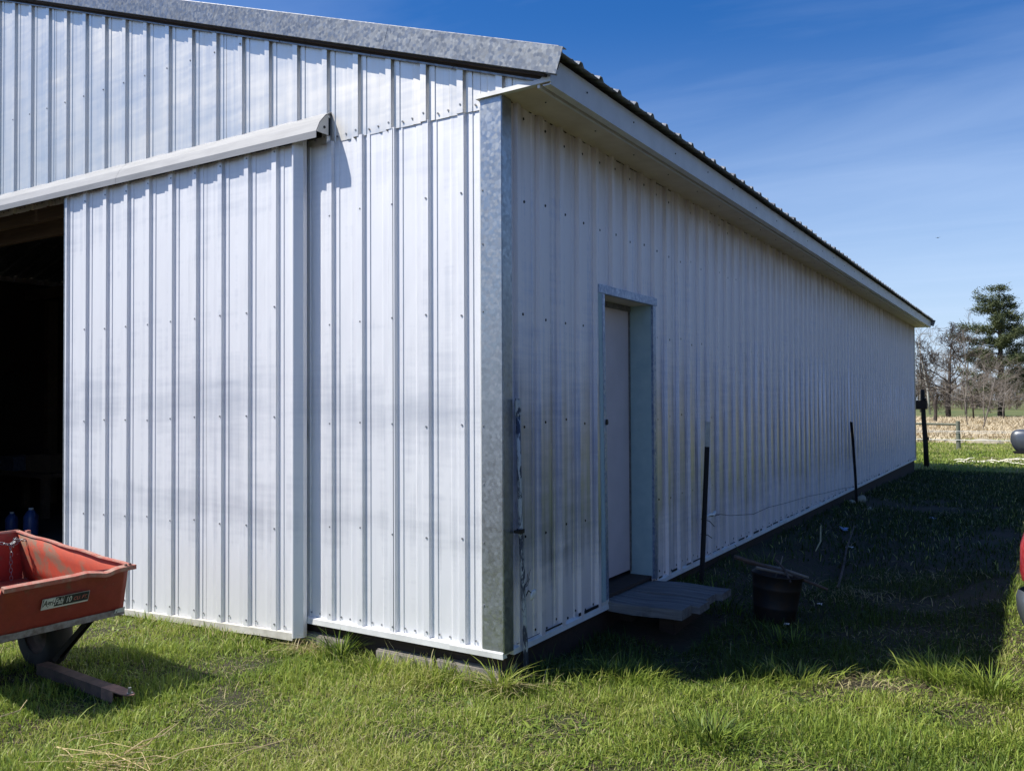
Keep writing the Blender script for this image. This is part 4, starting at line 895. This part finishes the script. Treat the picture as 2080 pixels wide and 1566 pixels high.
mb = MB(); z = Z(-3.8, 60); mb.tube([(-3.85, 60, z), (-3.8, 60, z+.7), (-3.85, 60, z+1.3), (-3.75, 60, z+1.75)], [.13, .10, .12, .05], 9); mb.tube([(-3.82, 60, z+1.2), (-3.95, 60, z+1.5)], [.06, .04], 6); o = mb.build('dead_snag', M['bark']); tag(o, 'short dark dead trunk left of the oak', 'tree stump')
# pine
m, t, b = mat('pine_needles'); P = pos(t); oi = N(t, 'ShaderNodeAttribute'); oi.attribute_name = 'tint'
cr = N(t, 'ShaderNodeValToRGB'); lk(t, oi.outputs['Fac'], cr.inputs[0]); cr.color_ramp.elements[0].color = (.025, .045, .018, 1); cr.color_ramp.elements[1].color = (.12, .135, .035, 1)
setc(t, b, 'Base Color', cr.outputs[0]); b.inputs['Roughness'].default_value = .7; M['needles'] = m
def tris_mesh(name, V, tint, matr, parent=None, quad=False):
    k = 4 if quad else 3; n = len(V)//k
    me = bpy.data.meshes.new(name); me.vertices.add(len(V)); me.vertices.foreach_set('co', np.asarray(V, np.float32).ravel())
    me.loops.add(n*k); me.loops.foreach_set('vertex_index', np.arange(n*k)); me.polygons.add(n); me.polygons.foreach_set('loop_start', np.arange(0, n*k, k)); me.polygons.foreach_set('loop_total', np.full(n, k))
    me.update(); at = me.attributes.new('tint', 'FLOAT', 'POINT'); at.data.foreach_set('value', np.asarray(tint, np.float32)); me.materials.append(matr)
    o = bpy.data.objects.new(name, me); C.objects.link(o)
    if parent: o.parent = parent; o.matrix_parent_inverse = Matrix.Translation(-parent.location)
    return o
def pine(name, label, x, y, h, half, seed, nl=16, z_lo=.22):
    rr = np.random.default_rng(seed); z = Z(x, y); e_ = empty(name, (x, y, z), label, 'tree', 'pines beyond the field')
    mb = MB(); mb.tube([(x, y, z-.2), (x+.05, y, z+h*.35), (x, y, z+h*.7), (x, y, z+h*.97)], [h*.026, h*.02, h*.012, h*.003], 9); wpart(mb, 'trunk', M['bark'], e_, smooth=True)
    br = MB(); Vn = []; tn = []
    for l in range(nl):
        f = l/(nl-1); zl0 = z+h*(z_lo+(.97-z_lo)*f); env = half*(1.05-.70*f**1.5)*(1+.3*math.sin(l*2.3))*(.75 if f < .12 else 1); k = int(rr.integers(4, 7)) if f < .9 else 3; a0 = rr.uniform(0, 6.28)
        for i in range(k):
            a = a0+i*6.28/k+rr.normal(0, .25); ln = env*rr.uniform(.4, 1.2); zl = zl0+rr.normal(0, h*.018); dx, dy = math.cos(a), math.sin(a)
            tip = Vector((x+dx*ln, y+dy*ln, zl+ln*rr.uniform(-.05, .42))); b0_ = Vector((x, y, zl)); md = b0_.lerp(tip, .5)-Vector((0, 0, ln*.05))
            br.tube([b0_, md, tip], [.05*(1.2-f), .03, .01], 4, False)
            ncl = max(5, int(ln*6.5))
            for c in range(ncl):
                q = .38+.62*(c+rr.random())/ncl; pc = np.array(b0_.lerp(md, q*2) if q < .5 else md.lerp(tip, q*2-1))+rr.normal(0, (.18, .18, .14))*(.6+ln*.15)
                tc_ = np.clip(rr.normal(.40, .24), 0, 1); m_ = 40
                off = rr.normal(0, 1, (m_, 3))*np.array([.24, .24, .15]); d = rr.normal(0, 1, (m_, 3)); d[:, 2] = np.abs(d[:, 2])*.6+.1; d /= np.linalg.norm(d, axis=1)[:, None]; s_ = np.cross(d, rr.normal(0, 1, (m_, 3))); s_ /= np.linalg.norm(s_, axis=1)[:, None]+1e-6
                A = pc+off; l_ = rr.uniform(.16, .34, (m_, 1)); w_ = .035
                Vn.append(np.stack([A-s_*w_, A+s_*w_, A+d*l_], 1).reshape(-1, 3)); tn.append(np.repeat(np.clip(tc_+rr.normal(0, .12, m_), 0, 1), 3))
    wpart(br, 'branches', M['bark'], e_); tris_mesh('crown', np.concatenate(Vn), np.concatenate(tn), M['needles'], e_); return e_
pine('pine_tree', 'tall dark green pine standing beyond the field', -.85, 84, 11.6, 3.1, 31, 15)
pine('pine_tree', 'second pine cut by the right edge behind the tall pine', 3.4, 92, 10.5, 3.6, 32, 15, .12)
# far wood
m, t, b = mat('far_wood_twigs'); at_ = N(t, 'ShaderNodeAttribute'); at_.attribute_name = 'tint'; cr = N(t, 'ShaderNodeValToRGB'); lk(t, at_.outputs['Fac'], cr.inputs[0])
cr.color_ramp.elements[0].color = (.045, .055, .02, 1); cr.color_ramp.elements[1].color = (.20, .155, .115, 1); e3 = cr.color_ramp.elements.new(.35); e3.color = (.13, .105, .075, 1)
setc(t, b, 'Base Color', cr.outputs[0]); b.inputs['Roughness'].default_value = .95; M['wood_far'] = m
rg = np.random.default_rng(77); Vs = []; Ts = []
for k in range(420):
    x = rg.uniform(-62, 30); y = rg.uniform(135, 190); h = rg.uniform(3.2, 7.5)*(1+.25*math.sin(x*.21)); tin = .08 if rg.random() < .05 else rg.uniform(.35, 1); z = -.2
    n_ = 130; q = rg.random(n_)**.7; a = rg.uniform(0, 6.28, n_); rad = h*.28*np.sin(np.clip(q*.9+.1, 0, 1)*3.0)**.8*rg.random(n_)**.5
    A = np.stack([x+np.cos(a)*rad*.4, y+np.sin(a)*rad*.4, z+h*q*.85], 1); B = np.stack([x+np.cos(a)*rad*1.5, y+np.sin(a)*rad*1.5, z+h*(q*.85+.18)], 1)
    s_ = np.stack([-np.sin(a), np.cos(a), np.zeros(n_)], 1)*rg.uniform(.02, .06, (n_, 1))*(2.5 if tin < .1 else 1)
    Vs.append(np.stack([A-s_, A+s_, B], 1).reshape(-1, 3)); Ts.append(np.repeat(np.clip(tin+rg.normal(0, .08, n_), 0, 1), 3))
    Vs.append(np.array([[x-.06, y, z], [x+.06, y, z], [x, y, z+h]])); Ts.append(np.full(3, tin))
for k in range(170):          # unseen evergreens added at right so the shaded wall and trim reflect something dark
    y = -25+155*(k+rg.random())/170; x = 24+rg.uniform(0, 16)+max(0, y-70)*.12; h = rg.uniform(8, 12); z = -.2; n_ = 260; tin = rg.uniform(.0, .3)
    q = rg.random(n_); a = rg.uniform(0, 6.28, n_); rad = h*.26*(1.02-q)*rg.random(n_)**.5+.2
    A = np.stack([x+np.cos(a)*rad*.6, y+np.sin(a)*rad*.6, z+h*q], 1); B = np.stack([x+np.cos(a)*rad*1.4, y+np.sin(a)*rad*1.4, z+h*q-.25], 1); s_ = np.stack([-np.sin(a), np.cos(a), np.zeros(n_)], 1)*rg.uniform(.25, .55, (n_, 1))
    Vs.append(np.stack([A-s_, A+s_, B], 1).reshape(-1, 3)); Ts.append(np.repeat(np.clip(tin+rg.normal(0, .06, n_), 0, 1), 3))
o = tris_mesh('far_wood_and_blocker', np.concatenate(Vs), np.concatenate(Ts), M['wood_far']); tag(o, 'grey brown band of mostly leafless woodland along the horizon, plus added unseen evergreens at right', 'woodland', kind='stuff')

# ------------------------------------------------------------------ grass
m, t, b = mat('grass_blades'); at_ = N(t, 'ShaderNodeAttribute'); at_.attribute_name = 'tint'; cr = N(t, 'ShaderNodeValToRGB'); lk(t, at_.outputs['Fac'], cr.inputs[0])
els = cr.color_ramp.elements; els[0].position = 0; els[0].color = (.026, .042, .008, 1); els[1].position = 1; els[1].color = (.52, .43, .25, 1)  # lowest tint is grass darkened for the barn's shadow
for p_, c_ in ((.12, (.085, .140, .024)), (.3, (.230, .325, .046)), (.55, (.365, .415, .080)), (.75, (.46, .43, .18))): e3 = els.new(p_); e3.color = (*c_, 1)
setc(t, b, 'Base Color', cr.outputs[0]); b.inputs['Roughness'].default_value = .5; b.inputs['Specular IOR Level'].default_value = .35
tr = N(t, 'ShaderNodeBsdfTranslucent'); lk(t, cr.outputs[0], tr.inputs[0]); ms_ = N(t, 'ShaderNodeMixShader'); ms_.inputs[0].default_value = .38; lk(t, b.outputs[0], ms_.inputs[1]); lk(t, tr.outputs[0], ms_.inputs[2]); lk(t, ms_.outputs[0], t.nodes['Material Output'].inputs[0]); M['grass'] = m
def fieldnoise(x, y, seed, f=1.):
    r_ = np.random.default_rng(seed); s = 0
    for k in range(14):
        a = r_.uniform(0, 6.28); q = f*r_.uniform(.6, 3.2); s = s+np.sin((x*np.cos(a)+y*np.sin(a))*q*2.2+r_.uniform(0, 6.28))/(.6+q*.5/f)
    return s/4.2
def blades(name, label, x, y, h, w, bend, az, tint, matr, kind='stuff', z=None, seed=0, cat='grass'):
    r_ = np.random.default_rng(seed); n = len(x); z = gz(x, y)-.006 if z is None else z
    d = np.stack([np.cos(az), np.sin(az)], 1); fa = az+np.pi/2+r_.normal(0, .5, n); s_ = np.stack([np.cos(fa), np.sin(fa)], 1)
    ts = np.array([0, .38, .72, 1.]); ws = np.array([.8, 1., .7, 0.]); vs = []
    for k, (tt, wk) in enumerate(zip(ts, ws)):
        r_xy = h*bend*tt**1.8; zz = h*(tt-.42*np.minimum(bend, 1.3)*tt**2.2)
        cx = x+d[:, 0]*r_xy; cy = y+d[:, 1]*r_xy; cz = z+np.maximum(zz, .002)
        if k < 3:
            vs.append(np.stack([cx-s_[:, 0]*w*wk*.5, cy-s_[:, 1]*w*wk*.5, cz], 1)); vs.append(np.stack([cx+s_[:, 0]*w*wk*.5, cy+s_[:, 1]*w*wk*.5, cz], 1))
        else: vs.append(np.stack([cx, cy, cz], 1))
    V = np.stack(vs, 1).reshape(-1, 3).astype(np.float32); base = (np.arange(n)*7)[:, None]
    li = np.concatenate([base+np.array([[0, 1, 3, 2]]), base+np.array([[2, 3, 5, 4]]), base+np.array([[4, 5, 6]])], 1).ravel()
    tot = np.tile([4, 4, 3], n); st_ = np.concatenate([[0], np.cumsum(tot)[:-1]])
    me = bpy.data.meshes.new(name); me.vertices.add(len(V)); me.vertices.foreach_set('co', V.ravel()); me.loops.add(len(li)); me.loops.foreach_set('vertex_index', li.astype(np.int32))
    me.polygons.add(len(tot)); me.polygons.foreach_set('loop_start', st_.astype(np.int32)); me.polygons.foreach_set('loop_total', tot.astype(np.int32)); me.polygons.foreach_set('use_smooth', np.ones(len(tot), bool)); me.update()
    at = me.attributes.new('tint', 'FLOAT', 'POINT'); at.data.foreach_set('value', np.repeat(tint, 7).astype(np.float32)); me.materials.append(matr)
    o = bpy.data.objects.new(name, me); C.objects.link(o); return tag(o, label, cat, kind=kind)
g = np.random.default_rng(11)
def scatter(n, r0, r1, a0, a1):
    r = r0*(r1/r0)**g.random(n); a = g.uniform(a0, a1, n)   # a measured from +y towards -x
    return CAM.x-np.sin(a)*r, CAM.y+np.cos(a)*r
x, y = scatter(470000, 2.1, 8.0, -.22, 1.22)
ok = ~((x < -.0) & (y > .0)) & ~((x < .52) & (x > -.2) & (y > 1.14) & (y < 1.94))
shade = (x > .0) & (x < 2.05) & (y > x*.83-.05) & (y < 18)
bare = (fieldnoise(x, y, 2, .8) > .3) & shade & (y > 2.2)
soilspot = np.exp(-((x-1.5)/.26)**2-((y-1.02)/.10)**2) + .8*np.exp(-((x-1.62)/.3)**2-((y+.35)/.12)**2)*0 + .7*np.exp(-((x-1.12)/.22)**2-((y+.33)/.07)**2)
ok &= ~(bare & (g.random(len(x)) < .85)) & ~(g.random(len(x)) < np.clip(soilspot*1.1, 0, .95)) & ~(shade & (g.random(len(x)) < .35))
x, y = x[ok], y[ok]; shade = shade[ok]; n = len(x)
f1 = fieldnoise(x, y, 5, 1.3); f2 = fieldnoise(x, y, 6, 3.5); f3 = fieldnoise(x, y, 8, .7)
h = np.clip(.031+.011*f1+.017*f2, .012, .11)*g.lognormal(0, .38, n); edge = np.exp(-np.maximum(0, -y)/.16)*(x < .1)*(y < .05)
h = h*(1+1.2*edge*g.random(n))*np.where(shade, 1.25, 1)
h = h*(1+.8*np.exp(-((y-(x*.80))/.12)**2)*(x > .1)*(x < 2.1))
tint = np.clip(.38-.08*f1+.10*f3+.07*f2+g.normal(0, .13, n), .1, .66); dryb = g.random(n) < np.clip(.03+.06*f3-.04*f1, .008, .2); tint[dryb] = g.uniform(.72, 1, dryb.sum()); 
tint = np.where(shade & ~dryb, np.clip(tint*.22, 0, .12), tint)  # blades inside the barn's shadow are coloured darker to deepen it
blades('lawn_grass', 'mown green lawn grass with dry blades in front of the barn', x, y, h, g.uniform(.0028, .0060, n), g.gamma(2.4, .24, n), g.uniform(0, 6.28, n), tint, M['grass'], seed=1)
# low dead thatch between the blades
x, y = scatter(11000, 2.1, 7.0, -.22, 1.22); ok = ~((x < 0) & (y > 0)) & ~((x < .52) & (x > -.2) & (y > 1.14) & (y < 1.94)); x, y = x[ok], y[ok]; n = len(x)
sh_ = (x > 0)&(x < 2.05)&(y > x*.83)  # barn's shadow zone, where the thatch gets a duller tint
blades('dead_thatch', 'dead brown thatch lying between the lawn grass', x, y, g.uniform(.02, .06, n), g.uniform(.002, .004, n), g.uniform(1.5, 3.0, n), g.uniform(0, 6.28, n), np.where(sh_, g.uniform(.55, .85, n), g.uniform(.7, 1, n)), M['grass'], seed=2)
# sparse growth over the bare shaded yard farther along the wall, shade put into its tint
x = g.uniform(.02, 4.5, 80000); y = 4.2+12.6*g.random(80000); thin = (x > 2.1) | (y > 16) | (g.random(80000) < .9); k_ = thin & (fieldnoise(x, y, 15, .6)+.5*fieldnoise(x, y, 16, 2.)+g.normal(0, .25, len(x)) < .55+.3*(x > 2)) & (g.random(80000) < np.clip(.25+(y-4)/6, .2, 1)); x, y = x[k_], y[k_]; n = len(x)
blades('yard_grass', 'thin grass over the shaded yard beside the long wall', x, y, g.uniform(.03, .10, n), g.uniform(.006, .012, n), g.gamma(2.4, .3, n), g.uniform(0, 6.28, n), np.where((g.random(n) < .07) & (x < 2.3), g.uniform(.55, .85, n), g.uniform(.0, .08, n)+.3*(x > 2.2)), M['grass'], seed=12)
# broad-leaved weeds and clover pressed into the turf
x, y = scatter(30000, 2.1, 6.5, -.22, 1.22); ok = ~((x < .0) & (y > -.02)) & ~((x < .52) & (x > -.2) & (y > 1.14) & (y < 1.94)) & (fieldnoise(x, y, 21, 2.2) > .05) & ~((x > 0) & (x < 2.05) & (y > x*.83)); x, y = x[ok], y[ok]; n = len(x)
blades('lawn_weeds', 'small broad leaved weeds scattered through the lawn', x, y, g.uniform(.018, .045, n), g.uniform(.008, .017, n), g.uniform(.8, 1.8, n), g.uniform(0, 6.28, n), np.clip(g.normal(.22, .12, n), 0, .5), M['grass'], seed=22)
# uncut fringe along the foot of the gable
n = 2600; x = g.uniform(-3.7, .05, n); y = -.03-np.abs(g.normal(0, .07, n))-.08*(x < -1.3); k_ = fieldnoise(x, y, 31, 3.) > -.25; x, y = x[k_], y[k_]; n = len(x)
blades('wall_fringe_grass', 'uncut grass fringe along the foot of the sunlit gable wall', x, y, g.uniform(.04, .13, n)*np.where(x < -1.3, .75, 1), g.uniform(.003, .006, n), g.uniform(.15, 1.0, n), g.uniform(0, 6.28, n), np.where(g.random(n) < .15, g.uniform(.8, 1, n), np.clip(g.normal(.34, .13, n), .1, .6)), M['grass'], seed=33)
# tufts
tufts = [(1.80, 1.24, .15, .16, 260, .38, 'bright tuft of long grass at the shadow edge near the car'), (1.10, -.12, .17, .12, 300, .22, 'dark green grass tuft in the foreground lawn'), (-1.02, -.07, .07, .22, 130, .2, 'tall grass tuft against the gable base'), (.03, -.06, .07, .20, 90, .45, 'long grass at the foot of the corner trim'),
         (-.35, -.09, .16, .13, 120, .4, 'thin grass along the gable base near the corner'), (2.05, 1.12, .16, .18, 200, .32, 'long grass beside the car bumper'), (1.2, .95, .2, .12, 220, .42, 'grass clump along the middle of the shadow edge'), (.5, .38, .2, .12, 220, .42, 'grass clump along the shadow edge near the barn corner'),
         (-.7, -.1, .2, .14, 130, .5, 'wispy grass below the gable base trim'), (-1.75, -1.0, .12, .10, 120, .3, 'grass around the cart tongue'), (.42, 2.15, .12, .2, 60, .1, 'dark grass growing beside the step'), (.3, 3.6, .2, .16, 70, .1, 'dark grass at the foot of the side wall'), (1.0, 1.6, .25, .13, 120, .1, 'dark grass clump in the barn shade')]
for i, (tx, ty, s_, hh, nn, tt, lab) in enumerate(tufts):
    xx = g.normal(tx, s_*.45, nn); yy = g.normal(ty, s_*.32, nn); k_ = ~((xx < .0) & (yy > -.03)) if tx < .1 else xx > .02; xx, yy = xx[k_], yy[k_]; q = len(xx)
    az = np.arctan2(yy-ty, xx-tx)+g.normal(0, .6, q)
    blades('grass_tuft', lab, xx, yy, hh*g.uniform(.5, 1.25, q), g.uniform(.004, .0075, q), g.uniform(.25, 1.1, q), az, np.clip(g.normal(tt, .12, q), 0, 1), M['grass'], seed=50+i)
def drytuft(tx, ty, s_, hh, nn, lab, seed):
    xx = g.normal(tx, s_*.5, nn); yy = g.normal(ty, s_*.3, nn); k_ = ~((xx < .0) & (yy > -.012)); xx, yy = xx[k_], yy[k_]; q = len(xx)
    blades('dry_grass_tuft', lab, xx, yy, hh*g.uniform(.4, 1.2, q), g.uniform(.003, .006, q), g.uniform(.5, 2.2, q), g.uniform(0, 6.28, q), g.uniform(.8, 1, q), M['grass'], seed=seed)
drytuft(-1.28, -.06, .12, .13, 240, 'tangle of dry tan grass against the block beside the sliding door', 81)
drytuft(.04, -.05, .08, .15, 110, 'drooping dead grass at the barn corner', 82)
drytuft(-.45, -.12, .2, .06, 100, 'thin dead grass in front of the gable blocks', 83)
drytuft(1.45, 1.05, .3, .06, 160, 'sparse dead stems over bare soil at the shadow edge', 84)
drytuft(1.0, 3.1, .5, .10, 200, 'dead grass stems around the pail', 85)
drytuft(1.35, 4.0, .6, .08, 160, 'flattened dead grass in the barn shade', 86)
# lawn behind the barn, dry field
n = 60000; x = g.uniform(-5, 6.5, n); y = 16.2+18.5*g.random(n)**1.3; k_ = ~((x < 0) & (y < 16.3)); x, y = x[k_], y[k_]; n = len(x); f3 = fieldnoise(x, y, 9, .5)
blades('back_lawn_grass', 'green and straw coloured grass behind the barn', x, y, g.uniform(.04, .13, n), g.uniform(.012, .026, n), g.uniform(.2, 1.2, n), g.uniform(0, 6.28, n), np.clip(.55+.25*f3+.25*(y-27)/8+g.normal(0, .15, n)+.4*(y < 18.0), 0, 1), M['grass'], seed=3)
n = 60000; y = 30+47*g.random(n); x = g.uniform(-14, 9, n); f3 = fieldnoise(x, y*.5, 10, .5); k_ = (f3 > -.35) | (y > 60); x, y, f3 = x[k_], y[k_], f3[k_]; n = len(x)
dm, t, b = mat('dry_field_grass'); P = pos(t); setc(t, b, 'Base Color', mix(t, rng(t, noise(t, P, .6, 5, .7), .35, .65), (.60, .50, .34), (.42, .35, .22))); b.inputs['Roughness'].default_value = .9
blades('dry_field_grass', 'tall tan dead grass of the field behind the barn', x, y, g.uniform(.10, .36, n)*np.clip(1+.6*f3, .2, 1.9), g.uniform(.02, .045, n), g.uniform(.3, 1.6, n), g.uniform(0, 6.28, n), np.full(n, .9), dm, seed=4)
# loose straw in the foreground
def straws(name, label, items, seed):
    mb = MB(); rr = random.Random(seed)
    for (a, c, r_) in items:
        a = Vector((a[0], a[1], Z(a[0], a[1])+a[2])); c = Vector((c[0], c[1], Z(c[0], c[1])+c[2])); q1, q2 = a.lerp(c, .33)+Vector((rr.gauss(0, .018), rr.gauss(0, .018), rr.uniform(-.01, .02))), a.lerp(c, .7)+Vector((rr.gauss(0, .02), rr.gauss(0, .02), rr.uniform(-.02, .015))); mb.tube([a, q1, q2, c], [r_, r_, r_*.9, r_*.4], 5)
    o = mb.build(name, M['straw']); return tag(o, label, 'straw', kind='stuff')
its = []; rr = random.Random(5)
for k in range(34):
    bx_, by_ = -.76+rr.gauss(0, .12), -1.555+rr.gauss(0, .06); a = rr.gauss(.45, .42); l_ = rr.uniform(.18, .48); its.append(((bx_-math.cos(a)*l_/2, by_-math.sin(a)*l_/2, rr.uniform(.005, .045)), (bx_+math.cos(a)*l_/2, by_+math.sin(a)*l_/2, rr.uniform(.005, .06)), rr.uniform(.001, .0022)))
its += [((-.78, -1.52, .05), (-.77, -1.28, .10), .0035), ((-.80, -1.50, .05), (-.79, -1.30, .09), .003), ((-.60, -1.50, .04), (-.40, -1.25, .07), .0022), ((-.35, -1.38, .05), (-.28, -1.1, .06), .002)]
straws('straw_wisp', 'loose golden straw lying on the lawn at the lower left', its, 3)
straws('straw_stem', 'single pale straw stem in front of the cart', [((-1.55, -1.66, .04), (-1.62, -1.44, .09), .0032)], 7)
# small bird far off
mb = MB(); mb.add([(-.25, 0, .06), (-.1, .05, .0), (0, .16, .0), (.1, .05, .0), (.25, 0, .06), (.1, -.04, .0), (0, -.14, .0), (-.1, -.04, .0), (0, 0, -.04)], [(0, 1, 7), (1, 2, 8), (1, 8, 7), (7, 8, 6), (2, 3, 8), (3, 5, 8), (5, 6, 8), (3, 4, 5)])
o = mb.build('bird', M['black']); q = CAM+(fw+r2*((1905-1040)/1722.93)-u2*((483-783)/1722.93))*70; o.location = q; tag(o, 'tiny dark bird in the sky above the far roof end', 'bird')
